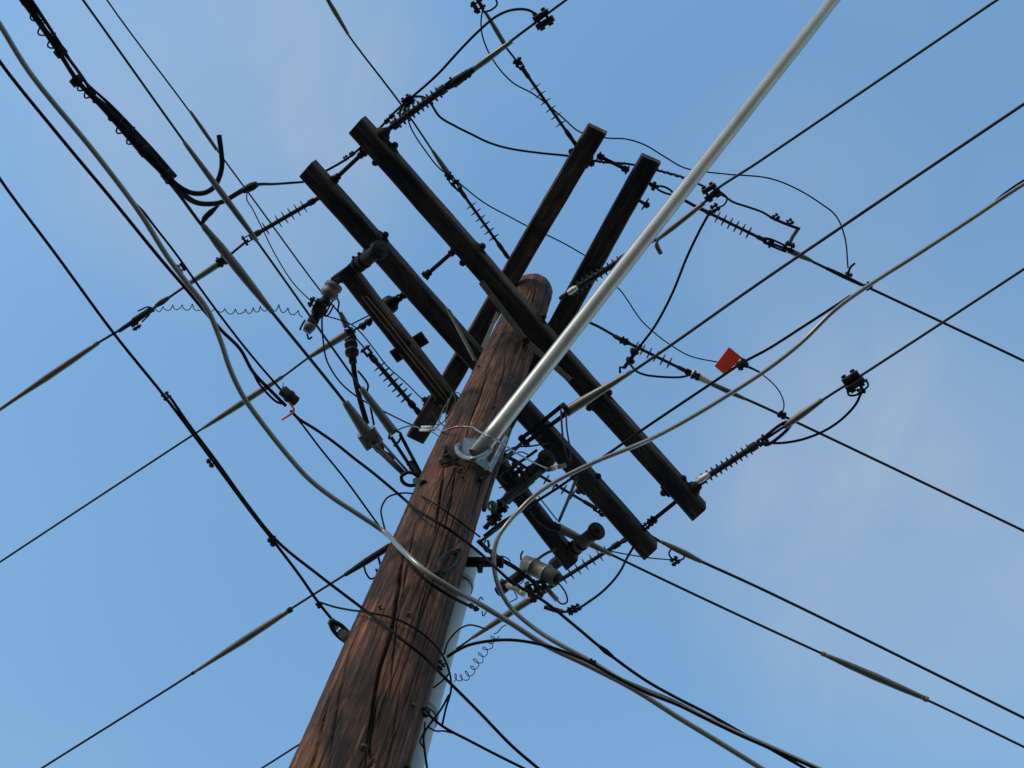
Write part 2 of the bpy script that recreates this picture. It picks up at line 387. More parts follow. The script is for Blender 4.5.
# ------------------------------------------------------------------ cross arms
def arm(name, label, pa, pb, w, h, group, seed, mat_='arm_wood'):
    ctr = (pa+pb)/2; dv = (pb-pa).normalized(); l0 = l1 = (pb-pa).length/2
    p = empty(name, ctr, label, 'crossarm', group)
    n = UP.cross(dv); rs = random.Random(seed); m = MB(); bev = 0.010
    K = 26; sec = [(w/2-bev, -h/2), (w/2, -h/2+bev), (w/2, h/2-bev), (w/2-bev, h/2), (-w/2+bev, h/2), (-w/2, h/2-bev), (-w/2, -h/2+bev), (-w/2+bev, -h/2)]
    for i in range(K+1):
        t = -l0+(l0+l1)*i/K; bow = 0.006*math.sin(3*t+seed)
        for a, b in sec:
            sl = 0.010*(a/w) if i in (0, K) else 0
            # the long axis is local Z so the grain of the wood follows it
            m.v.append(Vector((a+rs.uniform(-.0012, .0012)+bow*0.6, b+rs.uniform(-.0012, .0012), t+sl)))
    for i in range(K):
        for j in range(8): m.f.append((i*8+j, i*8+(j+1) % 8, i*8+8+(j+1) % 8, i*8+8+j)); m.sm.append(False)
    m.f.append(tuple(range(8))); m.f.append(tuple(K*8+j for j in range(8))); m.sm += [False, False]
    q = m.build('beam', mat_, None, origin=Vector((0, 0, 0)))
    q.parent = p
    rot = Matrix((n, UP, n.cross(UP))).transposed()
    if n.cross(UP).dot(dv) < 0: rot = Matrix((-n, UP, dv)).transposed()
    q.rotation_euler = rot.to_euler(); q.location = (0, 0, 0)
    return p
tA, la1, la2, tB, lb = -0.0091, 1.2321, 1.2562, 0.0292, 1.0081
SP = 0.1604
cA1 = Vector((0, 0, ZA))-Bv*SP; cA2 = Vector((0, 0, ZA))+Bv*SP
cB1 = Vector((0, 0, ZB))-A2v*SP; cB2 = Vector((0, 0, ZB))+A2v*SP
G1 = 'paired heavy timber arms bolted to the pole'
G1 = 'paired heavy timber arms bolted to the pole'
eA1 = (P(357, 124.5, ZA), P(698.5, 512, ZA)); eA2 = (P(307, 168.5, ZA), P(650.5, 551, ZA))
eB1 = (P(597.6, 128.3, ZB), P(416.2, 437, ZB)); eB2 = (P(651.4, 158.4, ZB), P(470, 484, ZB)); eE = (P(345, 268, ZE), P(573, 562, ZE))
cA1, cA2, cB1, cB2, cE = [(e[0]+e[1])/2 for e in (eA1, eA2, eB1, eB2, eE)]
a1 = arm('crossbeam', 'longest dark timber arm, crossing in front of the pole below its top', *eA1, 0.098, 0.100, G1, 1)
a2 = arm('crossbeam', 'dark timber arm behind the pole, its upper end in line with the longest arm', *eA2, 0.096, 0.100, G1, 2)
b1 = arm('crossbeam', 'upper brown timber arm, its lower end sawn off beside a finned insulator', *eB1, 0.112, 0.105, G1, 3, 'brown_arm_wood')
b2 = arm('crossbeam', 'short looking dark timber arm behind the silver tube, beside the pole top', *eB2, 0.112, 0.105, G1, 4)
e1 = arm('crossbeam', 'thin low timber arm with brown wires running along its underside', *eE, 0.074, 0.085, None, 5)
for k in (-1.08, -0.45, 0.0, 0.5, 1.08):
    bolt(a1, cA1+A*k-Bv*0.049, cA1+A*k+Bv*0.049, 0.009)
for k in (-0.8, 0.0, 0.8): bolt(a2, cA2+A*k-Bv*0.049, cA2+A*k+Bv*0.049, 0.009)
for o_, c_ in ((b1, cB1), (b2, cB2)):
    for k in (-0.85, 0.02, 0.8): bolt(o_, c_+B2v*k-A2v*0.049, c_+B2v*k+A2v*0.049, 0.009)
# spacer bolts that tie each pair of arms together
def spacer(px0, px1, z, label, group='threaded spacer bolts between paired arms'):
    p0, p1 = P(*px0, z), P(*px1, z); o = empty('spacer_bolt', p0, label, 'bolt', group)
    MB().tube([p0, p1], 0.0105, 10).build('rod', 'dark_steel', o); d = (p1-p0).normalized(); n = UP; b = d.cross(n)
    for q, s in ((p0, 1), (p1, -1)):
        m = MB(); m.box(q+d*(0.010*s), n*0.022, b*0.022, d*0.004); m.lathe(q+d*(0.014*s), q+d*(0.040*s), ((0, .018), (1, .018)), 6); m.build('nut', 'dark_steel', o)
    return o
spacer((333, 181), (365, 151), ZA, 'black rod joining the upper ends of the two long arms')
spacer((424, 277), (456, 249), ZA, 'black rod between the long arms, near their middle above the small dark bell')
spacer((597, 155), (629, 171), ZB, 'black rod joining the top ends of the two brown arms')
# flat braces
q0, q1, q2 = P(481, 282, ZA-0.11), F(526, 341, 0.035), P(570, 380, ZA-0.11)
br = empty('arm_brace', q1, 'bent flat steel strap under the longest arm, its middle fixed to the pole', 'brace')
for a_, b_ in ((q0, q1), (q1, q2)): MB().bar(a_, b_, 0.028, 0.008, (CAM-q1)).build('strap', 'weathered_steel', br)
MB().bar(q1, F(527, 343, 0.0), .03, .03).build('spacer', 'weathered_steel', br)
MB().lathe(q1+(CAM-q1).normalized()*0.004, q1+(CAM-q1).normalized()*0.03, ((0, .018), (1, .018)), 6).build('bolt_head', 'dark_steel', br)
q0, q1 = P(448, 309, ZA-0.068), P(476, 362, 7.66)
br = empty('arm_brace', q0, 'single grey flat strap from the rear arm down behind the pole', 'brace')
MB().bar(q0, q1, 0.036, 0.007, Bv*-1).build('strap', 'weathered_steel', br)
q0, q1 = P(481, 352, ZB-0.62), P(498, 312, ZB-0.068)
br = empty('arm_brace', q0, 'pale flat strap beside the pole edge leading up to the upper arm', 'brace')
MB().bar(q0, q1, 0.02, 0.006, CAM-q0).build('strap', 'weathered_steel', br)

# ------------------------------------------------------------------ wires
def wire(name, label, cat, pts, w=3.0, mat_='bare_wire', z=None, group=None, e0=0, e1=0, at=None, parent=None, sub=6, k=9):
    """w: width in photograph pixels at point number at (or a list of widths along it); e0, e1: metres it runs on beyond its first and last point"""
    v = points(pts, z)
    ws = w if isinstance(w, (list, tuple)) else None
    if ws is None:
        i = len(v)//2 if at is None else at; rad = w/2*px_size(v[i])
    if e0: d = (v[0]-v[1]).normalized(); v = [v[0]+d*e0] + v
    if e1: d = (v[-1]-v[-2]).normalized(); v = v + [v[-1]+d*e1]
    path = smooth(v, sub)
    if ws is not None: rad = [float(np.interp(i/(len(path)-1), np.linspace(0, 1, len(ws)), ws))/2*px_size(p) for i, p in enumerate(path)]
    o = MB().tube(path, rad, k).build(name, mat_, parent)
    if not parent: tag(o, label, cat, group)
    return o
def sleeve(parent, p0, p1, z, ws, mat_='grey_sleeve', name='line_guard', ends=None):
    v = points([p0, p1], z); L = [v[0].lerp(v[1], i/12) for i in range(13)]
    rad = [float(np.interp(i/12, np.linspace(0, 1, len(ws)), ws))/2*px_size(p) for i, p in enumerate(L)]
    o = MB().tube(L, rad, 12).build(name, mat_, parent)
    if ends:
        d = (v[1]-v[0]).normalized()
        for q, r_ in ((v[0], rad[0]), (v[1], rad[-1])):
            MB().tube([q-d*0.008, q+d*0.008], r_*1.2, 12).build('end_ring', ends, parent)
    return o
def blob(parent, px, z, size, name='clamp', mat_='dark_steel', dirpx=(1, -0.6), seed=0):
    """a bolted connector: two grooved jaws, a bolt and nuts"""
    c = px if isinstance(px, Vector) else P(*px, z); s = size*px_size(c)
    e = P(px[0]+dirpx[0]*8, px[1]+dirpx[1]*8, z) if not isinstance(px, Vector) else c+A*0.05
    t = (e-c).normalized(); v = (CAM-c).normalized(); n = t.cross(v).normalized(); v = n.cross(t)
    m = MB()
    m.box(c+n*s*0.22, v*s*0.32, n*s*0.17, t*s*0.5, bev=s*0.07); m.box(c-n*s*0.22, v*s*0.30, n*s*0.15, t*s*0.44, bev=s*0.07)
    for k in (-0.26, 0.24):
        m.tube([c+t*s*k-n*s*0.52, c+t*s*k+n*s*0.48], s*0.08, 8)
        m.lathe(c+t*s*k-n*s*0.50, c+t*s*k-n*s*0.38, ((0, s*.13), (1, s*.13)), 6); m.lathe(c+t*s*k+n*s*0.36, c+t*s*k+n*s*0.5, ((0, s*.15), (1, s*.15)), 6)
    return m.build(name, mat_, parent)
def path_part(parent, pts, w, z=None, mat_='dark_steel', name='link', sub=6):
    return wire(name, None, None, pts, w, mat_, z, parent=parent, sub=sub)
def rod(p0, p1, w, mat_, name, parent, z=None):
    v = points([p0, p1], z); return MB().tube(v, w/2*px_size(v[0]), 12).build(name, mat_, parent)

# ------------------------------------------------------------------ finned insulators: one of each kind, then copies
def make_insulator(n_sheds, shed_r, core_r, t0, t1, label, thin):
    """built 0.5 m long along +Z from its origin"""
    L = 0.5; o = empty('finned_insulator', (0, 0, 0), label, 'insulator')
    X = Vector((1, 0, 0)); Z = Vector((0, 0, 1))
    MB().lathe(Vector((0, 0, .05)), Vector((0, 0, .45)), ((0, core_r*1.5), (.08, core_r*1.5), (.11, core_r), (.88, core_r), (.91, core_r*1.45), (1, core_r*1.4)), 14).build('core', 'polymer_grey', o)
    first = None
    for i in range(n_sheds):
        zc = L*(t0+(t1-t0)*i/(n_sheds-1))
        if first is None:
            first = MB().lathe(Vector((0, 0, -.002)), Vector((0, 0, .005)), ((0, core_r), (.2, shed_r), (.5, shed_r), (1, core_r)), 20).build('shed', 'polymer_grey', o)
            c = first
        else:
            c = first.copy(); COL.objects.link(c); c.parent = o
        c.location = (0, 0, zc)
    m = MB(); m.tube([Vector((0, 0, .0)), Vector((0, 0, .06))], .011, 10); m.torus(Vector((0, 0, .012)), X, .018, .008, stretch=Z*.026); m.build('eye_end', 'dark_steel', o)
    m = MB(); m.tube([Vector((0, 0, .44)), Vector((0, 0, .475))], .012, 10)
    m.bar(Vector((.013, 0, .46)), Vector((.013, 0, .52)), .022, .006, X); m.bar(Vector((-.013, 0, .46)), Vector((-.013, 0, .52)), .022, .006, X)
    m.tube([Vector((-.026, 0, .508)), Vector((.026, 0, .508))], .007, 8); m.build('clevis', 'dark_steel', o)
    return o
def copy_thing(o):
    c = o.copy(); COL.objects.link(c)
    for ch in list(o.children):
        d = ch.copy(); COL.objects.link(d); d.parent = c
    return c
_used = {}
IG = 'finned polymer insulators at the ends of the lines'
def insulator(kind, p0, p1, z, label, thick=1.0):
    v = points([p0, p1], z); src = PROTO[kind]
    o = src if kind not in _used else copy_thing(src)
    _used[kind] = 1
    d = v[1]-v[0]; o.location = v[0]
    q = d.normalized().to_track_quat('Z', 'Y'); o.rotation_euler = q.to_euler()
    s = d.length/0.5; o.scale = (thick, thick, s); tag(o, label, group=IG); return o
PROTO = {'wide': make_insulator(7, .034, .0105, .24, .74, 'w', True), 'dense': make_insulator(10, .028, .014, .18, .80, 'd', False), 'thin': make_insulator(6, .034, .0085, .26, .70, 't', True)}

insulator('wide', (322, 196, ZA), (246, 240, ZA-.11), None, 'finned insulator with wide dark discs off the upper end of the rear long arm')
insulator('dense', (386, 131), (452, 83), ZA, 'closely finned insulator at the upper end of the longest arm', 1.1)
insulator('dense', (691, 487), (764, 440), ZA, 'closely finned insulator at the lower end of the longest arm', 1.1)
insulator('dense', (562, 297), (634, 252), 8.62, 'closely finned insulator partly hidden by the silver tube near the pole top', 1.1)
insulator('wide', (628, 538, ZA), (541, 592, ZA-.11), None, 'finned insulator at the lower end of the rear long arm, above the black jumper', 1.0)
insulator('thin', (507, 256), (456, 184), ZB, 'finned insulator between the longest arm and the upper brown arm', 1.0)
insulator('thin', (576, 145), (518, 62), ZB, 'finned insulator hanging off the top end of the upper brown arm')
insulator('thin', (699, 208), (770, 243), ZB, 'thin finned insulator beside the silver tube, carrying the bent bracket')
insulator('thin', (616, 337), (692, 374), ZB, 'thin finned insulator close by the orange tag')
insulator('wide', (419, 413), (366, 350), ZB, 'finned insulator with thick pale discs at the lower sawn arm end', 1.25)
insulator('thin', (503, 454), (602, 512), ZB, 'thin finned insulator seen between pole and rear arm behind the loop of grey cable')

tag(sleeve(None, (697, 482), (709, 474), ZA-.03, (5, 7, 6, 5), 'connector_white', 'shackle'), 'pale metal shackle where a closely finned insulator meets the lowest arm end', 'shackle')
tag(sleeve(None, (568, 293), (577, 287), 8.58, (5, 6, 6, 4), 'connector_white', 'shackle'), 'pale metal shackle near the pole top beside the silver tube', 'shackle')
# ------------------------------------------------------------------ lines on the long arms (running from low in the frame to high)
EXT = 14.0
GL = 'overhead lines dead ended on the pole'
w = wire('power_line', 'bare line with a tapered grey guard and a wavy coil wire tied on', 'wire', [(-30, 427), (0, 410), (98, 343), (130, 324), (190, 283), (222, 261), (248, 240)], 2.6, z=ZA, group=GL, e0=EXT, at=2)
sleeve(w, (-4, 412), (98, 343), ZA, (3, 4.5, 7, 6.5, 4.5)); sleeve(w, (190, 283), (220, 263), ZA, (5, 6.5, 7))
sleeve(w, (119, 331), (134, 321), ZA, (4, 5), 'dark_steel', 'splice'); sleeve(w, (134, 321), (152, 309), ZA, (7, 6), 'dark_steel', 'splice'); sleeve(w, (156, 306), (168, 298), ZA, (4, 6, 4), 'rusty_steel', 'splice')
blob(w, (136, 326), ZA, 8, 'clamp', 'dark_steel', (1, -.6)); blob(w, (222, 261), ZA, 11)
path_part(w, [(142, 322), (150, 313), (149, 307), (138, 311)], 1.6, ZA, 'black_rubber', 'tap_lead')
def coil(label, pts, z, rpx, turns, wpx):
    v = smooth(points(pts, z), 10)
    o = MB(); n = len(v); path = []
    L = [0.0]
    for i in range(1, n): L.append(L[-1]+(v[i]-v[i-1]).length)
    for k in range(turns*14+1):
        s = L[-1]*k/(turns*14); i = min(max(1, int(np.searchsorted(L, s))), n-1); f = (s-L[i-1])/max(1e-6, L[i]-L[i-1])
        c = v[i-1].lerp(v[i], f); t = (v[i]-v[i-1]).normalized(); a = t.orthogonal().normalized(); vv = (CAM-c).normalized()
        a = t.cross(vv).normalized(); ang = 2*math.pi*k/14; r_ = rpx*px_size(c)
        tn_ = k//14; rj = random.Random(tn_*7+turns); wob = (0.72+0.55*rj.random()) if k % 14 else 0.95; ang += 0.5*math.sin(tn_*1.7)
        path.append(c+a*(r_*wob*math.cos(ang)+r_*.5*math.sin(tn_*0.9))+t*(r_*0.75*math.sin(ang))+vv*(r_*math.sin(ang)*.6))
    path = smooth(path[::3], 3)
    return tag(o.tube(path, wpx/2*px_size(v[0]), 6).build('coiled_wire', 'black_rubber'), label, 'wire', 'loosely coiled tie wires')
coil('thin wavy coil wire strung from the guarded line towards the fuse', [(146, 310, ZA), (163, 307), (196, 309), (233, 310), (256, 311), (276, 308), (304, 313, 7.3)], None, 3.0, 17, 0.9)

w = wire('power_line', 'dark line leaving the top end of the longest arm, heavy clamp block on it', 'wire', [(453, 83), (479, 65), (511, 41), (543, 17), (566, 0), (610, -32)], 2.8, z=ZA, group=GL, e1=EXT)
sleeve(w, (474, 69), (512, 41), ZA, (6, 7, 5.5, 4.5)); sleeve(w, (448, 87), (474, 69), ZA, (6, 10, 8, 6), 'dark_steel', 'dead_end_clamp'); blob(w, (543, 19), ZA, 19); blob(w, (466, 75), ZA, 9)
w = wire('power_line', 'thin line with two grey guards, ending at two small black bells', 'wire', [(-30, 582), (0, 562), (202, 429), (256, 394), (281, 378), (311, 356), (348, 333), (358, 328)], 2.2, z=ZA, group=GL, e0=EXT, at=2)
sleeve(w, (202, 429), (282, 377), ZA, (3, 5.5, 7, 6.5, 4)); sleeve(w, (308, 358), (348, 333), ZA, (4, 7, 8.5)); blob(w, (349, 332), ZA, 9)
v0, v1 = P(358, 328, ZA), P(400, 298, ZA)
o = empty('bell_insulator', v0, 'dark bell shaped insulator string crossing above the low arm', 'insulator')
for px_, r_ in (((363, 326), .020), ((369, 322), .020)):
    c = P(*px_, ZA); d = (v1-v0).normalized(); MB().lathe(c-d*.018, c+d*.018, ((0, .008), (.2, r_), (.6, r_*.9), (1, .008)), 16).build('bell', 'porcelain_brown', o)
c = P(392, 303, ZA); MB().lathe(c-d*.045, c+d*.04, ((0, .02), (.12, .042), (.35, .046), (.6, .042), (.75, .026), (1, .014)), 20).build('bell', 'porcelain_brown', o)
MB().tube([v0, P(410, 291, ZA)], .008, 8).build('rod', 'dark_steel', o)
m = MB(); 
for px_ in ((399, 298), (404, 295), (409, 291)): m.torus(P(*px_, ZA), UP, .014, .006)
m.build('link', 'dark_steel', o)

w = wire('power_line', 'dark line rising from the clamp block beside the silver tube to the upper frame edge', 'wire', [(636, 251), (663, 235), (704, 203), (712, 193), (760, 161), (997, 0), (1040, -29)], 2.8, z=8.62, group=GL, e1=EXT, at=4)
sleeve(w, (657, 240), (704, 203), 8.62, (4, 6, 5.5, 4.5)); blob(w, (711, 192), 8.62, 17); blob(w, (715, 208), 8.60, 9, 'clamp')
path_part(w, [(662, 235), (657, 242), (657, 246), (661, 254)], [3, 3, 5, 4.5], 8.61, 'grey_sleeve', 'hanging_strap')
path_part(w, [(721, 192), (727, 198), (724, 205), (716, 208)], 1.8, 8.61, 'dark_steel', 'bail')

w = wire('power_line', 'line from the lowest corner with one tapered guard, reaching the pole edge', 'wire', [(0, 795), (42, 768), (193, 673), (289, 610), (346, 574), (388, 547), (430, 520)], 2.4, z=ZA, group=GL, e0=EXT, at=2)
sleeve(w, (193, 673), (290, 610), ZA, (3, 5, 7.5, 7, 5), ends='dark_steel'); sleeve(w, (345, 575), (390, 546), ZA, (4, 7, 6.5), 'dark_steel', 'dead_end_clamp')
path_part(w, [(364, 566), (366, 573), (371, 579), (378, 574), (376, 569), (379, 577)], 2.0, ZA-.02, 'dark_steel', 'tap_stirrup'); path_part(w, [(378, 556), (381, 567)], 2.4, ZA-.02, 'dark_steel', 'tap_stirrup')
w = wire('power_line', 'line passing behind the foot of the pole to a grey guard beside the arrester', 'wire', [(220, 793), (262, 768), (300, 744), (462, 645), (480, 632), (527, 601), (545, 590)], 2.2, z=ZA, group=GL, e0=EXT, at=3)
sleeve(w, (472, 638), (534, 597), ZA, (3.5, 6, 7.5, 8)); blob(w, (535, 595), ZA-.03, 13)
w = wire('power_line', 'line with a long tapered grey guard passing under both long arms', 'wire', [(562, 414), (630, 373), (768, 277), (1024, 104), (1060, 80)], 3.2, z=7.42, group=GL, e1=EXT)
sleeve(w, (566, 412), (631, 372), 7.42, (11, 10, 7, 4.5))
o = empty('strap_link', P(564, 411, 7.42), 'pair of dark slotted straps tying a grey guard back to the pole', 'link')
for dx, dy in ((-3, -4), (3, 3)): 
    MB().bar(P(567+dx, 408+dy, 7.42), P(521+dx*.6, 443+dy*.6, 7.38), .020, .008, CAM-P(540, 425, 7.4)).build('strap', 'dark_steel', o)
for q in ((566, 409), (536, 433), (524, 441)): MB().lathe(P(q[0]-4, q[1]-5, 7.4), P(q[0]+4, q[1]+5, 7.4), ((0, .013), (1, .013)), 8).build('pin', 'dark_steel', o)
MB().tube([P(522, 443, 7.38), F(480, 481, .02)], .0085, 10).build('rod', 'dark_steel', o)
w = wire('power_line', 'line with a square clamp block and drooping jumper loop, leaving the lowest arm end', 'wire', [(764, 440), (788, 424), (821, 401), (868, 371), (1024, 269), (1060, 245)], 2.8, z=ZA, group=GL, e1=EXT)
sleeve(w, (784, 427), (822, 400), ZA, (7, 7.5, 5)); blob(w, (853, 381), ZA, 20, dirpx=(1, -.65))
for dy in (-4, 5): path_part(w, [(762, 441), (766, 440+dy), (786, 426+dy), (792, 423)], 3.4, ZA, 'dark_steel', 'yoke_bar')
path_part(w, [(847, 388), (849, 395), (856, 395), (862, 391)], 2.2, ZA-.02, 'dark_steel', 'bail'); path_part(w, [(866, 379), (868, 386), (862, 391)], 2.0, ZA-.02, 'dark_steel', 'bail'); blob(w, (861, 391), ZA-.03, 8)
wire('jumper_wire', 'black jumper drooping from the square clamp block back to the yoke', 'wire', [(861, 393), (856, 404), (842, 419), (826, 430), (804, 439), (782, 443), (764, 443), (755, 445)], 2.6, 'black_rubber', ZA-.03)

# ------------------------------------------------------------------ lines on the brown arms (running from high in the frame to low)
w = wire('power_line', 'thin line crossing the top edge towards the longest arm, brown guards on it', 'wire', [(305, -35), (327, 0), (347, 33), (400, 103), (432, 150), (449, 176), (456, 184)], 2.0, z=ZB, group=GL, e0=EXT, at=3)
sleeve(w, (322, -10), (348, 34), ZB, (3.4, 5, 3)); sleeve(w, (432, 150), (449, 175), ZB, (3, 5, 6)); blob(w, (449, 176), ZB, 8, dirpx=(.6, 1))
for dx in (-3, 3): path_part(w, [(449+dx, 175), (454+dx, 184), (461, 193)], 1.6, ZB, 'dark_steel', 'yoke_bar')
w = wire('power_line', 'dark line running below the orange tag towards the far frame edge', 'wire', [(569, 314), (597, 326), (617, 337), (690, 373), (716, 386), (768, 409), (1024, 531), (1070, 553)], 2.8, z=ZB, group=GL, e1=EXT)
sleeve(w, (712, 384), (745, 399), ZB, (5, 5.5, 3.5)); sleeve(w, (691, 373), (711, 383), ZB, (8, 8, 6), 'connector_white', 'dead_end_clamp'); blob(w, (696, 376), ZB-.02, 8, dirpx=(1, .5)); blob(w, (624, 341), ZB, 8, dirpx=(1, .5)); blob(w, (782, 415), ZB, 8, dirpx=(1, .5))
w = wire('power_line', 'short visible line at the top edge above the hanging insulator', 'wire', [(440, -75), (462, -30), (478, 2), (487, 16), (503, 43), (519, 64)], 2.2, z=ZB, group=GL, e0=EXT)
sleeve(w, (486, 13), (505, 45), ZB, (3, 5, 5)); blob(w, (478, 6), ZB, 13, dirpx=(.6, 1)); blob(w, (518, 63), ZB, 8, dirpx=(.6, 1))
path_part(w, [(484, 12), (491, 10), (497, 4), (493, -4), (484, -4)], 2.0, ZB-.02, 'black_rubber', 'bail')
m = empty('turnbuckle', P(649, 183, ZB), 'open framed turnbuckle half hidden behind the silver tube', 'turnbuckle')
for dx, dy in ((-1.5, 3), (1.5, -3)): path_part(m, [(656, 187), (660+dx, 188+dy*.6), (669+dx, 192+dy*.6), (674, 195)], 2.2, ZB, 'dark_steel', 'side_bar')
rod((647, 182, ZB), (657, 187, ZB), 3.5, 'dark_steel', 'rod', m); rod((673, 194, ZB), (702, 210, ZB), 3.2, 'dark_steel', 'rod', m); blob(m, (654, 186), ZB, 8, 'nut')
w = wire('power_line', 'dark line ending at a bent bracket, crossing under the fat grey cable', 'wire', [(768, 242), (790, 251), (830, 270), (880, 293), (1024, 361), (1070, 383)], 2.8, z=ZB, group=GL, e1=EXT)
sleeve(w, (788, 250), (812, 261), ZB, (6, 6, 3.5)); blob(w, (789, 247), ZB, 11, dirpx=(1, .5))
for dy in (-3, 3): path_part(w, [(762, 238), (770, 242+dy), (786, 249+dy)], 2.2, ZB, 'dark_steel', 'yoke_bar')
path_part(w, [(789, 246), (792, 238), (798, 229)], 4.0, ZB, 'grey_sleeve', 'bracket'); path_part(w, [(800, 229), (786, 224), (770, 217)], 3.0, ZB, 'dark_steel', 'bracket')
for q in ((776, 217), (790, 222)): blob(w, q, ZB-.01, 7)
wire('jumper_wire', 'short black jumper from the block beside the silver tube to the bent bracket', 'wire', [(716, 193, 8.62), (724, 196), (733, 202), (748, 207), (762, 212), (772, 218, ZB)], 2.3, 'black_rubber')
blob(w, (848, 276), ZB, 8, dirpx=(1, .5)); path_part(w, [(848, 276), (850, 268), (855, 263)], 2.4, ZB-.02, 'dark_steel', 'tap_handle')
sleeve(w, (826, 268), (862, 285), ZB, (3.5, 4.5, 3.5), 'dark_steel', 'splice')
w = wire('power_line', 'line leaving low behind the rear long arm, with ball clamp on a stirrup', 'wire', [(602, 512), (645, 533), (672, 548), (698, 560), (768, 592), (1024, 718), (1070, 741)], 3.0, z=ZB, group=GL, e1=EXT)
sleeve(w, (660, 541), (702, 562), ZB, (3, 6, 6.5, 4)); path_part(w, [(671, 549), (669, 554), (674, 560), (683, 559), (685, 554)], 1.8, ZB-.02, 'dark_steel', 'bail'); blob(w, (675, 561), ZB-.03, 9); blob(w, (602, 512), ZB, 7)
wire('jumper_wire', 'thin lead from the finned insulator behind an arm end to the ball clamp', 'wire', [(610, 551, ZA), (625, 554), (650, 558), (673, 560, ZB-.03)], 1.3, 'black_rubber')
w = wire('power_line', 'line carrying a dark spindle shaped guard with rusty ends', 'wire', [(558, 528), (608, 553), (700, 597), (823, 654), (925, 699), (1024, 747), (1070, 769)], 2.6, z=7.30, group=GL, e1=EXT)
sleeve(w, (557, 527), (612, 555), 7.30, (10, 8, 6.5, 4)); sleeve(w, (823, 654), (926, 699), 7.30, (4, 7, 8, 7, 5), ends='copper'); blob(w, (556, 527), 7.30, 9, dirpx=(1, .5))
w = wire('power_line', 'thinnest line entering at the top edge, ending on the sawn arm end', 'wire', [(86, -35), (107, 0), (190, 112), (217, 150), (256, 203), (319, 289), (343, 318), (352, 333), (366, 350)], 1.7, z=ZB, group=GL, e0=EXT, at=2)
sleeve(w, (190, 111), (217, 150), ZB, (3, 4, 3.5)); sleeve(w, (340, 312), (347, 327), ZB, (4, 6, 7)); blob(w, (350, 332), ZB-.02, 9)

# ------------------------------------------------------------------ lines on the left of the pole, lower
w = wire('power_line', 'thin line entering at the top edge with two grey guards, strapped to the pole', 'wire', [(58, -34), (83, 0), (185, 143), (256, 240), (363, 391), (393, 432)], 2.5, z=6.62, group=GL, e0=EXT, at=2)
sleeve(w, (184, 142), (257, 241), 6.62, (4, 5.5, 6.5, 6, 4)); sleeve(w, (361, 388), (394, 433), 6.62, (6, 8.5, 10))
path_part(w, [(389, 439), (390, 434), (395, 431), (401, 434), (399, 441), (394, 446)], 2.4, 6.62, 'dark_steel', 'hook')
for a_, b_ in (((391, 437), (414, 472)), ((400, 434), (421, 474))): MB().bar(P(*a_, 6.62), P(*b_, 6.56), .014, .008, CAM-P(*a_, 6.6)).build('strap', 'dark_steel', w)
blob(w, (412, 465), 6.58, 9, dirpx=(.6, 1)); rod((410, 462, 6.58), (424, 480, 6.5), 4, 'dark_steel', 'bolt', w)
w = wire('messenger_cable', 'black line below the taped bundle, gripped by a big grey wedge clamp', 'wire', [(-10, -42), (22, 0), (75, 67), (105, 110), (173, 187), (203, 227), (271, 311), (346, 404), (370, 438)], 3.4, z=6.9, group=GL, e0=EXT, at=6)
sleeve(w, (202, 224), (272, 312), 6.9, (5, 9, 9.5, 8, 5)); sleeve(w, (345, 402), (367, 434), 6.9, (7, 10, 13)); 
c = P(370, 438, 6.9); t = (P(376, 447, 6.9)-c).normalized(); vv = (CAM-c).normalized(); n = t.cross(vv).normalized()
MB().box(c, n*.042, t.cross(n).normalized()*.03, t*.034, bev=.008).build('wedge_clamp', 'grey_sleeve', w)
path_part(w, [(219, 205), (211, 212), (205, 218), (202, 224)], [2, 6, 6, 3], 6.9, 'dark_steel', 'link'); sleeve(w, (202, 224), (211, 236), 6.88, (4, 6.5, 6, 4), 'weathered_steel', 'strain_end')
o = empty('strain_link', P(372, 441, 6.9), 'two dark rods and ribbed spool ending in an open ring at the pole', 'link')
for a_, b_ in (((366, 440), (402, 474)), ((377, 437), (408, 472))): rod((*a_, 6.88), (*b_, 6.55), 2.4, 'dark_steel', 'rod', o)
va, vb = P(374, 443, 6.86), P(405, 474, 6.58)
MB().lathe(va, vb, ((0, .008), (.1, .008), (.13, .020), (.2, .020), (.24, .009), (.36, .011), (.42, .016), (.55, .016), (.6, .010), (1, .008)), 14).build('spool', 'porcelain_brown', o)
c = P(410, 479, 6.53); MB().torus(c, (CAM-c), 6.5*px_size(c), 1.9*px_size(c), stretch=_R*(8.5*px_size(c))+_U*(-2*px_size(c))).build('ring', 'dark_steel', o)
MB().tube([P(416, 481, 6.5), F(424, 484, 0.0)], .014, 10).build('eye_bolt', 'dark_steel', o)

# taped bundle of thick black cables
bp = [(-14, -46, 6.9), (22, -2), (55, 46), (80, 84), (105, 108), (140, 146), (172, 181, 6.88)]
bd = empty('cable_bundle', P(105, 108, 6.88), 'thick taped bundle of black cables with curling lashing wire', 'cable')
wire('sheath', None, None, bp, [12, 12, 9, 6, 4.5, 5.5, 9.5, 12, 7], 'black_rubber', parent=bd, e0=EXT)
wire('second_cable', None, None, [(x+4, y-4, 6.9) for x, y, *_ in bp], [6, 6, 4, 2.5, 2, 3, 5, 6, 4], 'black_rubber', parent=bd)
sm_ = smooth(points(bp, 6.9), 40); lash = []
for i, p in enumerate(sm_):
    t = (sm_[min(i+1, len(sm_)-1)]-sm_[max(i-1, 0)]).normalized(); a = t.orthogonal().normalized(); b = t.cross(a); th_ = i*0.55
    r_ = (4.6+2.6*math.sin(i*.11)+1.5*math.sin(i*.043))*px_size(p); lash.append(p+a*(r_*math.cos(th_))+b*(r_*math.sin(th_)))
MB().tube(lash, .0035, 6).build('lashing', 'black_rubber', bd)
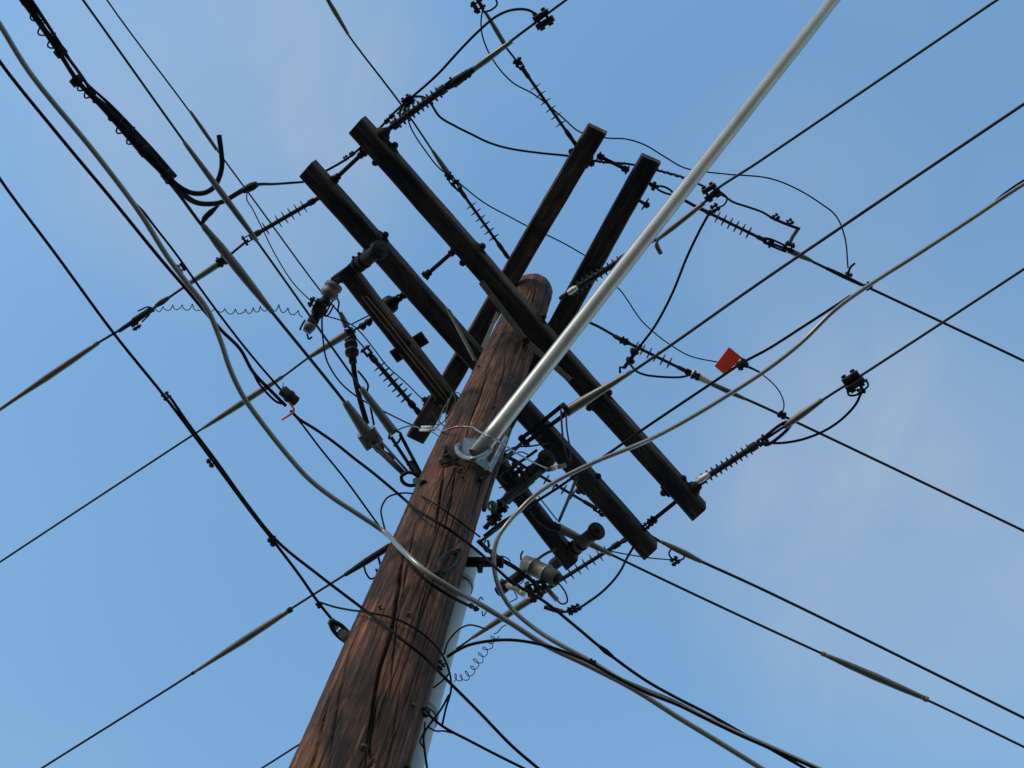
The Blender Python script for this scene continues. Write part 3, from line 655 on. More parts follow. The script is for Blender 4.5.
for q in ((58, 49), (74, 78), (142, 148), (165, 172)): 
    c = P(*q, 6.87); MB().tube([c-A*.0, c+(P(q[0]+5, q[1]+6, 6.87)-c)], 6.3*px_size(c), 10).build('tape_band', 'black_rubber', bd)
wire('black_tail', 'cut black cable tail curling up from the taped bundle', 'cable', [(172, 181, 6.88), (181, 188), (192, 193), (204, 193), (213, 188), (219, 178), (222, 165), (221, 150), (219, 135, 7.0)], 5.2, 'black_rubber')
wire('black_tail', 'black cable tail from the bundle running to the arm end as a jumper', 'cable', [(172, 182, 6.87), (183, 194), (195, 202), (208, 204), (222, 202), (238, 193), (247, 188), (256, 185, 7.3), (275, 184), (303, 182, 8.15)], [7, 6, 5.5, 5.2, 5, 5, 6, 3.4, 2.6, 2.4], 'black_rubber')
o = sleeve(None, (243, 191), (257, 184), 7.15, (6, 8, 8.5, 6), 'dark_steel', 'splice_clamp'); tag(o, 'small black splice clamp on the cable tail beside a thin lead', 'clamp')
j = wire('jumper_wire', 'long black jumper arching over both arm ends to the top clamp block', 'wire', [(303, 182, 8.15), (320, 174, 8.2), (345, 160, 8.2), (358, 150, 8.2), (380, 128, 8.2), (397, 110, 8.15), (412, 97), (425, 86), (440, 72), (460, 50), (482, 28), (497, 16), (512, 10), (528, 10), (541, 18, ZA)], 2.6, 'black_rubber')
for q in ((352, 154), (346, 158), (392, 116), (387, 121)): blob(j, q, 8.17, 5.5, 'clamp', 'dark_steel', (1, -.7))
blob(j, (408, 101), 8.13, 12, 'clamp', 'dark_steel', (1, -.8)); blob(j, (402, 112), 8.13, 9, 'clamp', 'dark_steel', (.3, -1))
wire('jumper_wire', 'black jumper sagging from the top arm end past both brown arm ends', 'wire', [(409, 97, 8.13), (423, 97), (431, 104), (440, 117), (455, 126), (469, 133), (490, 143), (512, 149, 9.05), (540, 153), (569, 156, 9.08), (602, 162, 9.08), (629, 164, 9.08), (660, 171, 9.08), (685, 178), (705, 187, 8.65)], 2.3, 'black_rubber')
def wrap(name_parent, pts, z, r_, n):
    v = smooth(points(pts, z), 12); path = []
    for i, p in enumerate(v):
        t = (v[min(i+1, len(v)-1)]-v[max(i-1, 0)]).normalized(); a = t.orthogonal().normalized(); b = t.cross(a); ang = 2*math.pi*n*i/(len(v)-1)
        path.append(p+a*(r_*math.cos(ang))+b*(r_*math.sin(ang)))
    return MB().tube(path, .0035, 6).build('tie_wrap', 'black_rubber', name_parent)
jw = bpy.data.objects['jumper_wire.001']
wrap(jw, [(590, 160, 9.08), (602, 162), (629, 164, 9.08)], None, .009, 9); wrap(jw, [(648, 168, 9.08), (660, 171), (684, 178, 9.0)], None, .009, 8)
wire('jumper_wire', 'thin lead swinging from the top clamp behind the upper arms to the far line', 'wire', [(483, 8, ZB), (481, 22), (483, 38), (493, 60), (512, 82), (535, 95), (562, 117), (580, 132, 9.06), (607, 138, 9.06), (626, 139), (645, 145), (665, 157), (685, 168), (725, 174), (768, 178), (795, 188), (820, 203), (836, 216), (845, 238), (848, 268, ZB)], 1.5, 'black_rubber')
wire('jumper_wire', 'thin lead hanging below the jumper clamp and passing behind the brown arm', 'wire', [(408, 105, 8.13), (408, 118), (412, 130), (422, 146), (439, 168), (453, 178), (483, 202), (512, 218, 9.04), (525, 225, 9.05), (549, 236, 9.05), (565, 244), (579, 252), (594, 261, 9.06)], 1.4, 'black_rubber')
o = wire('black_drop', 'black insulated drop slanting down from the block by the silver tube', 'cable', [(711, 210, 8.59), (700, 230), (687, 257), (672, 294), (655, 326), (641, 345, 8.6)], 2.6, 'black_rubber')
d = (P(622, 372, 8.6)-P(641, 345, 8.6)).normalized()
for q in ((634, 352), (630, 361)):
    c = P(*q, 8.6); MB().lathe(c-d*.02, c+d*.02, ((0, .01), (.25, .027), (.6, .024), (1, .01)), 14).build('bell', 'porcelain_brown', o)
MB().tube([P(641, 345, 8.6), P(624, 368, 8.6)], .011, 10).build('stem', 'dark_steel', o); MB().tube([P(624, 368, 8.6), P(620, 367, 8.6), P(620, 373, 8.6)], .007, 8).build('lug', 'dark_steel', o)
wire('jumper_wire', 'short black jumper from the two bells to the line beside the orange tag', 'wire', [(630, 364, 8.6), (636, 371), (646, 375), (664, 377), (682, 377), (692, 374, ZB)], 2.3, 'black_rubber')
wire('jumper_wire', 'thin lead curving down behind the orange tag to the line', 'wire', [(612, 284, ZB), (620, 290), (628, 301), (641, 320), (657, 335), (672, 346), (690, 356), (717, 362, ZB), (735, 365), (752, 369), (768, 379), (779, 391), (784, 404), (782, 415, ZB)], 1.3, 'black_rubber')

# ------------------------------------------------------------------ things on the low arm
PI_G = 'post insulators lying across the low arm'
def post_insulator(pb, pd, label, s=1.0):
    a, b = P(*pb, ZE+.075), P(*pd, ZE-.13); d = (b-a).normalized(); o = empty('post_insulator', a, label, 'insulator', PI_G)
    n = UP; sd_ = d.cross(n)
    L = (b-a).length
    MB().box(a+d*(L*.23), sd_*.026*s, d.cross(sd_)*.026*s, d*(L*.23), bev=.004).build('base', 'dark_steel', o)
    m = MB(); m.lathe(a+d*(L*.44), b-d*.03, ((0, .024*s), (.08, .032*s), (.9, .031*s), (1, .033*s)), 22)
    m.build('body', 'porcelain_brown', o)
    for t_ in (.52, .64): m = MB(); c = a+d*(L*t_); m.tube([c-d*.008, c+d*.008], .036*s, 18); m.tube([c+sd_*.03, c+sd_*.052], .007, 8); m.build('clamp_ring', 'dark_steel', o)
    MB().lathe(b-d*.03, b, ((0, .034*s), (.3, .041*s), (.8, .041*s), (.9, .033*s), (.92, .022*s), (1, .020*s)), 26).build('cap', 'porcelain_brown', o)
    MB().lathe(b, b+d*.008, ((0, .010), (1, .010)), 8).build('stud', 'dark_steel', o); return o
post_insulator((336, 280), (381, 249), 'dark post insulator on the upper end of the low arm, touching the rear long arm')
post_insulator((552, 566), (598, 530), 'dark post insulator with round cap on the lower end of the low arm', 1.0)
post_insulator((507, 499), (548, 457), 'dark post insulator nearest the pole, crowded by cables')
o = empty('cross_plate', P(409, 347, ZE+.05), 'square dark plates sticking out both sides of the low arm', 'plate')
MB().bar(P(393.5, 357, ZE+.052), P(425, 337, ZE+.052), .062, .014).build('plate', 'dark_steel', o)
for dx in (-2.5, 2):
    wire('arm_wire', ('brown' if dx < 0 else 'second thin brown')+' wire stapled along the underside of the low arm', 'wire', [(364+dx, 296, ZE-.05), (385+dx*1.3, 322), (404+dx, 346, ZE-.056), (425+dx*1.2, 372), (447+dx, 400, ZE-.05)], 1.6, 'copper', group='wires along the low arm')
for t_ in (0.25, 0.42):
    m = MB(); c = eE[0].lerp(eE[1], t_)-UP*.044; m.box(c, A*.012, Bv*.043, UP*.004); m.build('strap', 'dark_steel', e1)
# fuse cutout below the upper end
c0, c1 = P(332, 289, 7.26), P(306, 333, 7.12); d = (c1-c0).normalized()
o = empty('fuse_cutout', c0, 'grey and black fuse cutout dangling off the upper end of the low arm', 'fuse')
MB().lathe(c0-d*.03, c0+d*.045, ((0, .016), (.1, .038), (.35, .040), (.42, .030), (.6, .040), (.9, .037), (1, .018)), 22).build('head', 'arrester_grey', o)
MB().lathe(c0+d*.05, c1-d*.03, ((0, .020), (.15, .027), (.22, .020), (.35, .028), (.55, .030), (.62, .021), (.8, .025), (1, .020)), 16).build('body', 'porcelain_brown', o)
MB().lathe(c1-d*.045, c1-d*.005, ((0, .024), (.3, .026), (1, .018)), 16).build('tip', 'arrester_grey', o)
path_part(o, [(305, 320), (301, 327), (300, 330)], 2.0, 7.12, 'dark_steel', 'hook'); path_part(o, [(307, 334), (309, 339), (312, 337)], 2.0, 7.12, 'dark_steel', 'hook')
path_part(o, [(336, 296), (339, 303), (338, 310), (340, 314)], 1.8, 7.25, 'black_rubber', 'lead'); path_part(o, [(334, 305), (328, 315), (325, 316), (333, 300)], 1.8, 7.2, 'black_rubber', 'lead')
blob(o, (314, 303), 7.17, 11, 'bracket', 'dark_steel', (.5, -1)); blob(o, (321, 307), 7.17, 10, 'bracket', 'dark_steel', (1, .6)); path_part(o, [(331, 285), (338, 279), (343, 283)], 2.0, 7.25, 'dark_steel', 'hook'); blob(o, (318, 312), 7.16, 8, 'bracket', 'dark_steel', (.5, -1))
wire('thin_lead', 'thin lead from the splice clamp by the bundle down to the fuse', 'wire', [(247, 192, 7.1), (247, 200), (252, 208), (262, 228), (276, 256), (294, 284), (313, 303, 7.2)], 1.2, 'black_rubber')
wire('thin_lead', 'thin lead from the fuse slanting below the low arm', 'wire', [(326, 316, 7.2), (340, 320), (352, 325), (362, 334), (374, 349), (387, 366), (397, 375), (406, 383), (416, 393), (424, 401, 7.5)], 1.3, 'black_rubber')
wire('thin_lead', 'lead hanging in a slack curve from the fuse to the sawn arm', 'wire', [(322, 316, 7.2), (322, 326), (323, 339), (327, 361), (340, 382), (356, 396), (375, 407), (393, 416), (403, 421), (412, 425, 8.85)], 1.7, 'black_rubber')
wire('thin_lead', 'straight lead reaching from the connector up to the low arm', 'wire', [(352, 324, 7.3), (362, 319), (372, 314, ZE)], 1.5, 'black_rubber')
o = empty('cable_terminator', P(351, 340, 8.6), 'black cable terminator with two skirted bells, hanging from a connector', 'terminator')
va, vb = P(350, 335, 8.7), P(353, 362, 8.5)
MB().lathe(va, vb, ((0, .016), (.08, .020), (.10, .034), (.15, .034), (.18, .017), (.30, .017), (.34, .036), (.40, .036), (.44, .017), (.58, .017), (.62, .038), (.68, .038), (.72, .019), (1, .022)), 18).build('bells', 'porcelain_brown', o)
path_part(o, [(353, 361, 8.5), (355, 378, 8.46), (360, 400, 8.4), (367, 424, 8.35)], 5.5, None, 'black_rubber', 'cable_sheath')
path_part(o, [(358, 371, 8.3), (363, 377), (368, 385), (367, 393), (370, 405), (374, 425, 8.2)], 2.2, None, 'black_rubber', 'ground_lead')
# arrester cluster on the other side of the pole
c0, c1 = P(523, 562, 7.16), P(557, 579, 7.05); d = (c1-c0).normalized()
o = empty('lightning_arrester', c0, 'fat pale grey ribbed arrester beside the loop of grey cable', 'arrester')
MB().lathe(c0, c1, ((0, .022), (.05, .036), (.26, .038), (.29, .042), (.34, .042), (.37, .037), (.62, .039), (.66, .043), (.72, .042), (.76, .038), (.96, .036), (1, .026)), 26).build('body', 'arrester_grey', o)
for t_ in (.315, .69): MB().lathe(c0+(c1-c0)*(t_-.025), c0+(c1-c0)*(t_+.025), ((0, .0425), (.2, .045), (.8, .045), (1, .0425)), 26).build('band', 'galvanised', o)
MB().lathe(c1, c1+d*.014, ((0, .028), (.5, .024), (.6, .010), (1, .010)), 16).build('end_cap', 'dark_steel', o)
rod((543, 584, 7.05), (557, 600, 7.05), 5.0, 'grey_sleeve', 'stem', o)
path_part(o, [(556, 599), (562, 604), (567, 602), (566, 594), (561, 586), (558, 583)], 1.7, 7.05, 'black_rubber', 'lead')
rod((498, 592, 7.1), (522, 574, 7.1), 11, 'dark_steel', 'mount', o); blob(o, (533, 588), 7.02, 15, 'bracket', 'dark_steel', (.5, 1)); blob(o, (541, 585), 7.04, 10, 'bracket', 'dark_steel', (1, .5))
path_part(o, [(521, 560), (521, 555), (523, 551)], 1.8, 7.1, 'dark_steel', 'stud')
o = empty('fuse_tube', P(503, 582, 7.0), 'cream fuse tube under the arrester', 'fuse')
rod((503, 583, 6.98), (524, 594, 6.98), 5.5, 'fuse_cream', 'tube', o); rod((519, 591, 6.98), (525, 595, 6.98), 6.6, 'fuse_cream', 'ferrule', o); rod((500, 581, 6.98), (505, 584, 6.98), 6.6, 'rusty_steel', 'ferrule', o)
wire('thin_lead', 'kinked thin lead below the cream fuse tube', 'wire', [(514, 591, 6.98), (517, 598), (514, 600), (510, 602, 6.98)], 1.1, 'black_rubber')
wire('thin_lead', 'thin lead twisting past the fuse tube near the cable loop', 'wire', [(495, 590, 6.95), (500, 588), (509, 586), (520, 584), (524, 580, 7.0)], 1.1, 'black_rubber')
o = wire('jumper_wire', 'black jumper with small clamps swinging up from the arrester to an arm end', 'wire', [(545, 608, 6.98), (553, 609), (563, 612), (577, 609), (590, 601), (602, 592), (613, 581), (621, 570), (627, 558), (634, 546, ZA-.05)], 2.6, 'black_rubber')
sleeve(o, (544, 607), (563, 612), 6.99, (4, 5.5, 5), 'rusty_steel', 'ferrule'); blob(o, (572, 610), 7.08, 9); blob(o, (577, 608), 7.1, 8)
wire('black_conductor', 'thick black conductor crossing behind the loop of grey cable to the arrester', 'cable', [(478, 541, 6.9), (488, 550), (500, 559), (514, 567), (526, 576), (536, 584, 7.0)], 4.4, 'black_rubber')
wire('support_rod', 'brown rod between arrester and the arm end post', 'rod', [(524, 572, 7.1), (542, 556), (556, 549, 7.25)], 3.0, 'rusty_steel')
wire('thin_lead', 'straight thin lead above the cap of the lower post insulator', 'wire', [(536, 493, 7.6), (546, 506), (557, 520, 7.32)], 1.3, 'black_rubber')
o = wire('support_rod', 'grey rod slanting up from a line clamp to the fat grey cable', 'rod', [(559, 521, 7.28), (568, 500), (577, 477, 6.6)], 3.2, 'polymer_grey')
wire('twin_lead', 'grey lead hanging from the slotted straps to a white connector', 'wire', [(561, 410, 7.4), (562, 428), (564, 445), (569, 464, 7.2)], 2.2, 'polymer_grey', group='lead pair below the slotted straps')
wire('twin_lead', 'second thinner lead hanging alongside it below the slotted straps', 'wire', [(566, 410, 7.4), (567, 430), (570, 448), (571, 464, 7.2)], 1.8, 'polymer_grey', group='lead pair below the slotted straps')
m = wire('steel_post', 'dark angled steel bracket crossing behind the cable loop to the low arm', 'bracket', [(502, 474, 7.22), (515, 485), (545, 522), (560, 529, 7.22)], [10, 12, 11, 8], 'dark_steel', sub=4)
blob(m, (520, 500), 7.18, 12, 'clamp', 'dark_steel', (1, 1)); blob(m, (515, 470), 7.2, 14, 'clamp', 'dark_steel', (1, -1)); blob(m, (535, 509), 7.18, 10, 'clamp', 'dark_steel', (1, 1))
wire('black_conductor', 'black conductor from the pole side to the post insulator nearest the pole', 'cable', [(486, 528, 6.6), (500, 506), (516, 490), (534, 478), (545, 470, 7.25)], 4.5, 'black_rubber')
wire('black_conductor', 'thick grey black conductor lying against the post insulator nearest the pole', 'cable', [(503, 502, 6.9), (512, 495), (523, 488), (533, 479), (541, 472, 7.1)], [9, 9, 8, 5, 5], 'polymer_grey')
wire('support_rod', 'rusty rod between the pole and the round cap nearest the pole', 'rod', [(509, 468, 7.3), (523, 460), (537, 450, 7.3)], 3.0, 'rusty_steel')
wire('thin_lead', 'black lead passing over the round cap nearest the pole to the slotted straps', 'wire', [(492, 465, 6.6), (500, 456), (508, 450), (517, 447), (532, 446), (548, 443, 7.3)], 1.8, 'black_rubber')
wire('thin_lead', 'wavy black lead behind the round cap nearest the pole', 'wire', [(505, 478, 7.4), (511, 470), (508, 460), (514, 454), (522, 452), (530, 456, 7.5)], 1.3, 'black_rubber')
wire('thin_lead', 'thin lead crossing under the low arm beside the cable loop', 'wire', [(499, 488, 7.2), (508, 486), (516, 492), (524, 503), (530, 512, 7.2)], 1.4, 'black_rubber')
wire('thin_lead', 'curled lead under the bulky clamp at the pole edge', 'wire', [(486, 540, 6.3), (483, 546), (487, 552), (493, 550), (498, 556), (504, 561, 6.4)], 1.5, 'black_rubber')
wire('thin_lead', 'black lead bridging the standoff bracket and the arrester', 'wire', [(498, 556, 5.9), (505, 557), (510, 561), (508, 566, 6.0)], 1.3, 'black_rubber')
path_part(pole, [(510, 430, 'pole', .004), (503, 450, 'pole', .004), (496, 470, 'pole', .004), (489, 492, 'pole', .004), (484, 510, 'pole', .004)], 4.5, None, 'brown_arm_wood', 'moulding')
o = empty('suspension_clamp', P(493, 506, 6.7), 'dark bulky clamp with pale eye at the pole edge by the cable loop', 'clamp')
blob(o, (499, 508), 6.7, 15, 'jaw', 'dark_steel', (1, -.7)); blob(o, (494, 518), 6.65, 13, 'jaw', 'dark_steel', (1, -1)); c = P(492, 506, 6.68); MB().torus(c, CAM-c, .016, .007).build('eye', 'galvanised', o)
rod((484, 528, 6.6), (497, 516, 6.65), 4, 'dark_steel', 'rod', o)
wire('support_rod', 'dark rod from the low pole edge up to the bulky clamp', 'rod', [(481, 541, 6.5), (492, 533), (507, 521, 6.75)], 3.2, 'dark_steel')

# ------------------------------------------------------------------ silver lamp arm with its bracket
b0, b1_ = F(476, 455, 0.085), P(833, 0, 8.05); d = (b1_-b0).normalized(); b2_ = b1_+d*1.6
o = empty('mast_arm', b0, 'long silver metal tube rising from a bracket on the pole', 'lamp arm')
L = [b0.lerp(b2_, i/30) for i in range(31)]
MB().tube(L, [.0300-.0030*i/30 for i in range(31)], 28).build('tube', 'painted_tube', o)
pc = F(479, 452, 0.006); rn = Vector((pc.x-pole_axis(pc.z).x, pc.y, 0)).normalized(); tn = UP.cross(rn)
MB().box(pc, tn*.04, rn*.006, UP*.09, bev=.003).build('wall_plate', 'weathered_steel', o)
def sheet(px, off, th, name, mat_):
    q = [F(x, y, f) for (x, y), f in zip(px, off)]; n = (q[1]-q[0]).cross(q[2]-q[0]).normalized()*th; k = len(q); m = MB()
    m.v = [p+n for p in q]+[p-n for p in q]; m.f = [tuple(range(k)), tuple(range(2*k-1, k-1, -1))]+[(i, (i+1) % k, k+(i+1) % k, k+i) for i in range(k)]; m.sm = [False]*(k+2)
    return m.build(name, mat_, o)
sheet(((464, 438), (477, 440), (472, 454), (460, 457)), (.02, .02, .02, .02), .003, 'flange', 'galvanised')
sheet(((505, 436), (508, 438), (491, 472), (488, 469)), (.05, .05, .03, .03), .003, 'flange', 'galvanised')
sheet(((464, 456), (476, 462), (487, 470), (490, 464), (478, 456)), (.03, .03, .03, .035, .04), .003, 'web', 'galvanised')
ub = [F(459, 445, .02), F(457, 447, .045), F(458, 452, .06), F(464, 457, .09), F(474, 459, .125), F(483, 456, .13), F(490, 450, .12), F(491, 445, .09), F(490, 442, .05)]
MB().tube(smooth(ub, 6), .0092, 12).build('u_bolt', 'galvanised', o)
MB().tube([F(491, 444, .12), F(493, 441, .12)], .014, 12).build('bolt', 'dark_steel', o)
MB().bar(F(440, 463, .012), F(457, 457, .02), .022, .010, rn).build('side_lug', 'dark_steel', o); MB().tube([F(446, 459, .01), F(445, 446, .05)], .007, 8).build('bolt', 'dark_steel', o); MB().lathe(F(447, 458, .015), F(446, 454, .03), ((0, .016), (1, .016)), 6).build('nut', 'dark_steel', o)
wire('grey_lead', 'thin grey lead curving over the pole and across the silver tube', 'wire', [(393, 433, 6.9), (402, 428), (412, 426), (421, 428, 7.2), (436, 429, 7.0), (446, 430, 'pole', .02), (456, 427, 'pole', .03), (468, 427, 'pole', .04), (480, 432, 'pole', .20), (492, 438, 'pole', .22), (503, 444, 6.35), (520, 455, 6.7), (535, 463, 6.9), (549, 469, 7.15)], 1.9, 'grey_cable')
o = empty('white_connector', P(421, 428, 7.2), 'two small white crimp connectors on thin wires beside the pole', 'connector')
rod((420, 430, 7.18), (434, 430, 7.1), 2.6, 'connector_white', 'barrel', o); rod((422, 427, 7.18), (433, 427, 7.1), 2.6, 'connector_white', 'barrel', o)
o = empty('white_connector', P(549, 469, 7.15), 'pale crimp connector next to the round cap nearest the pole', 'connector')
rod((547, 470, 7.15), (566, 465, 7.18), 4.6, 'arrester_grey', 'barrel', o); rod((551, 469, 7.14), (557, 467, 7.15), 5.6, 'connector_white', 'collar', o)
wire('thin_lead', 'thin lead dropping from the low arm end into the crimped wires', 'wire', [(449, 399, 7.25), (444, 408), (440, 418), (437, 428, 7.05)], 1.3, 'grey_cable')
wire('thin_lead', 'short black lead between sawn arm and crimped wires', 'wire', [(432, 412, 7.4), (437, 419), (443, 425), (449, 430, 7.0)], 1.2, 'black_rubber')
wire('thin_lead', 'thin wire stretched across the pole under the crimped wires', 'wire', [(430, 431, 7.05), (438, 436), (448, 448, 'pole', .01), (454, 458, 'pole', .01)], 1.0, 'black_rubber')
wire('thin_lead', 'wiry loop of thin wire between the low arm and the pole', 'wire', [(434, 429, 7.1), (444, 421), (452, 408), (456, 399), (453, 393), (449, 402), (446, 414), (447, 428), (452, 432, 7.0)], 1.2, 'grey_cable')
wire('thin_lead', 'second wiry loop above the crimp connectors', 'wire', [(436, 430, 7.1), (430, 424), (440, 424), (450, 415), (458, 402), (460, 394), (455, 392, 7.2)], 1.1, 'bare_wire')

# ------------------------------------------------------------------ communication cables, lower
cb = wire('grey_cable', 'fat grey cable sweeping across the front of the pole below the bracket', 'cable', [(-20, -5, 5.55), (0, 25), (30, 73), (95, 153), (140, 213), (167, 256), (187, 283), (207, 309), (220, 339), (230, 369), (243, 396), (262, 423), (289, 457), (309, 479), (333, 498), (356, 513), (383, 531, 5.6), (403, 551, 'pole', .05), (429, 574, 'pole', .05), (456, 591, 'pole', .06), (483, 606, 5.25), (512, 624), (545, 645), (589, 666), (635, 690), (679, 718), (712, 738), (759, 767), (800, 792, 5.2)], 5.3, 'grey_cable', e0=EXT, e1=EXT, at=12, sub=5, k=14)
blob(cb, (405, 556), 5.42, 9, 'clamp', 'black_rubber', (1, .9)); blob(cb, (475, 605), 5.30, 11, 'clamp', 'black_rubber', (1, .6))
path_part(cb, [(478, 602), (481, 597), (483, 600)], 1.2, 5.28, 'black_rubber', 'tie_end'); path_part(cb, [(482, 611), (483, 616), (489, 607)], 1.2, 5.28, 'black_rubber', 'tie_end')
wire('black_lead', 'thinner black lead lashed under the fat grey cable where it leaves the pole', 'cable', [(412, 567, 'pole', .03), (430, 583, 'pole', .03), (450, 596, 'pole', .04), (474, 608, 5.28)], 3.2, 'black_rubber')
wire('black_cable', 'black cable running under the fat grey cable, clipped to a red hooked coupler', 'cable', [(-20, 30, 5.62), (0, 62), (60, 137), (110, 197), (158, 256), (187, 290), (207, 314), (222, 331), (240, 349), (253, 372), (270, 390), (286, 406, 5.66)], 3.6, 'black_rubber', e0=EXT)
o = wire('black_cable', 'thin black cable splitting off the fat grey one, small clamp on it', 'cable', [(132, 201, 5.58), (141, 209), (155, 227), (176, 254), (205, 295), (235, 335), (256, 361), (281, 390, 5.66)], 2.4, 'black_rubber')
blob(o, (181, 268), 5.6, 10, dirpx=(.7, 1), mat_='black_rubber')
o = empty('cable_coupler', P(290, 398, 5.66), 'dark cylindrical coupler with a red hook hanging off two black cables', 'coupler')
va, vb = P(281, 389, 5.66), P(297, 403, 5.66); MB().lathe(va, vb, ((0, .006), (.08, .018), (.4, .018), (.44, .021), (.6, .021), (.64, .018), (.94, .018), (1, .008)), 18).build('barrel', 'dark_steel', o)
path_part(o, [(289, 402), (294, 410), (291, 414), (283, 419), (282, 420)], 2.2, 5.64, 'tag_orange', 'hook'); path_part(o, [(283, 388), (283, 381)], 1.2, 5.66, 'connector_white', 'stud')
path_part(o, [(253, 372), (258, 382), (266, 392), (277, 402), (285, 404)], 2.4, 5.64, 'black_rubber', 'lashing')
wire('black_cable', 'black cable from the red hooked coupler crossing the pole and splicing into the bundle beyond', 'cable', [(291, 411, 5.66), (299, 419), (315, 429), (335, 443), (355, 459), (372, 472), (390, 487), (404, 499, 5.9), (420, 512, 'pole', .03), (450, 530, 'pole', .03), (480, 553, 'pole', .04), (497, 569, 5.6), (512, 582), (545, 602), (575, 626), (605, 651), (645, 680), (675, 697), (712, 716), (742, 733), (790, 760), (830, 783, 5.3)], 3.0, 'black_rubber', e1=EXT, at=4)
sleeve(bpy.data.objects['black_cable.002'], (599, 646), (613, 657), 5.48, (3.5, 5.5, 3.5), 'black_rubber', 'splice')
wire('black_cable', 'thin black cable from the coupler dropping onto the fat grey cable beside the pole', 'cable', [(292, 412, 5.66), (301, 423), (320, 448), (345, 479), (369, 512), (380, 527), (387, 535, 5.6)], 2.0, 'black_rubber')
wire('black_lead', 'thin looped lead arching onto the pole above the fat grey cable', 'cable', [(386, 534, 5.6), (383, 522), (381, 511), (384, 502), (390, 496), (403, 493), (414, 494, 6.0), (430, 501, 'pole', .02), (448, 513, 'pole', .015), (468, 528, 'pole', .015), (480, 537, 'pole', .03)], 1.8, 'black_rubber')
cb = wire('messenger_strand', 'black strand with small clamps running down to a bracket on the pole edge', 'cable', [(-20, 146, 5.25), (0, 179), (57, 256), (115, 335), (165, 397), (213, 461), (250, 511), (275, 543), (300, 576), (318, 602), (334, 622, 5.15)], 3.0, 'black_rubber', e0=EXT)
blob(cb, (166, 396), 5.24, 8.5, dirpx=(.7, 1)); blob(cb, (212, 462), 5.22, 9.5, dirpx=(.7, 1)); blob(cb, (273, 541), 5.2, 9.5, dirpx=(.7, 1)); blob(cb, (319, 605), 5.17, 6, dirpx=(.7, 1))
wire('black_cable', 'black cable following the strand, then crossing the pole foot to the lower frame edge', 'cable', [(170, 397, 5.23), (190, 426), (214, 458), (250, 508), (277, 541), (320, 576), (366, 611, 5.0), (395, 634, 'pole', .05), (423, 656, 'pole', .05), (445, 678, 4.85), (480, 713), (512, 746), (540, 770), (580, 805, 4.8)], 3.3, 'black_rubber', e1=8)
o = empty('strain_bracket', F(349, 637, .0), 'galvanised wedge clamp and eye holding the strand at the pole edge', 'bracket')
va, vb = P(331, 621, 5.15), P(340, 634, 5.12); c = P(339, 634, 5.12)
MB().bar(va, P(336, 628, 5.13), .022, .02, UP).build('wedge', 'weathered_steel', o)
MB().torus(P(341, 632, 5.12), CAM-c, .014, .0065, stretch=P(349, 637, 5.1)-P(340, 628, 5.12)).build('eye', 'dark_steel', o)
MB().tube([P(342, 633, 5.12), F(351, 640, -.02)], .014, 10).build('bolt', 'dark_steel', o); MB().lathe(P(342, 633, 5.12), P(348, 638, 5.12), ((0, .012), (.3, .02), (1, .02)), 12).build('nut', 'dark_steel', o)
wire('black_lead', 'lead from the strand draped across the pole and down beside the conduit', 'cable', [(319, 602, 5.17), (335, 607), (350, 610, 5.1), (372, 613, 'pole', .02), (396, 619, 'pole', .015), (416, 629, 'pole', .015), (433, 643, 'pole', .02), (444, 658, 4.98), (450, 675), (451, 690), (446, 708), (442, 726, 4.85)], 2.2, 'black_rubber')
o = empty('eye_link', F(450, 560, .02), 'grey eye link bolted flat on the pole by the conduit top', 'link')
c = F(449, 562, .02); MB().torus(c, rn, .022, .009, stretch=(F(459, 550, .02)-F(441, 570, .02))*.42).build('eye', 'dark_steel', o); MB().tube([F(441, 570, .02), F(434, 576, .0)], .012, 10).build('bolt', 'dark_steel', o); MB().tube([F(457, 552, .02), F(461, 546, .005)], .012, 10).build('bolt', 'rusty_steel', o)
o = empty('standoff_bracket', P(487, 562, 5.75), 'black round standoff sticking out of the pole above the conduit', 'bracket')
vb = P(503, 562, 5.75); va = vb+(P(466, 562, 5.75)-vb)
MB().tube([va, vb], .0175, 16).build('barrel', 'dark_steel', o); e = (vb-va).normalized(); MB().tube([vb-e*.012, vb], .021, 16).build('end_cap', 'black_rubber', o); MB().lathe(P(480, 566, 5.73), P(480, 572, 5.71), ((0, .012), (1, .009)), 8).build('bolt', 'dark_steel', o)
path_part(o, [(488, 541, 6.1), (489, 546), (487, 549), (491, 552), (492, 557, 5.78)], 2.6, None, 'dark_steel', 'link')

# galvanised riser behind the pole
RPSI, RPR = R(38.0), 0.040
def riser_at(h): c = pole_axis(h); q = pole_r(h)+RPR+0.008; return Vector((c.x+q*math.cos(RPSI), c.y+q*math.sin(RPSI), h))
foot = riser_at(0.0)
rz = empty('riser_conduit', foot, 'pale grey riser pipe running up beside the shaded edge of the pole', 'conduit')
MB().tube([riser_at(h) for h in np.linspace(0, 5.98, 40)], RPR, 30).build('pipe', 'conduit_plastic', rz)
for zz in (3.4, 4.95, 5.75):
    c = riser_at(zz); MB().tube([c-UP*.014, c+UP*.014], RPR+.004, 26).build('strap', 'galvanised', rz)
wire('black_cable', 'black cable leaving the pole edge level with the coil and joining the drooping bundle', 'cable', [(447, 657, 5.05), (458, 650), (469, 645), (489, 641), (512, 640), (539, 644), (565, 652), (589, 662), (612, 675), (645, 692), (680, 706), (735, 733), (790, 757), (830, 775, 5.2)], 3.2, 'black_rubber', e1=EXT, at=4)
wire('thin_lead', 'thin lead arching from the riser pipe edge to the line guard', 'wire', [(444, 654, 5.0), (448, 642), (456, 632), (463, 627), (470, 625), (480, 627), (487, 630, 5.3)], 1.8, 'black_rubber')
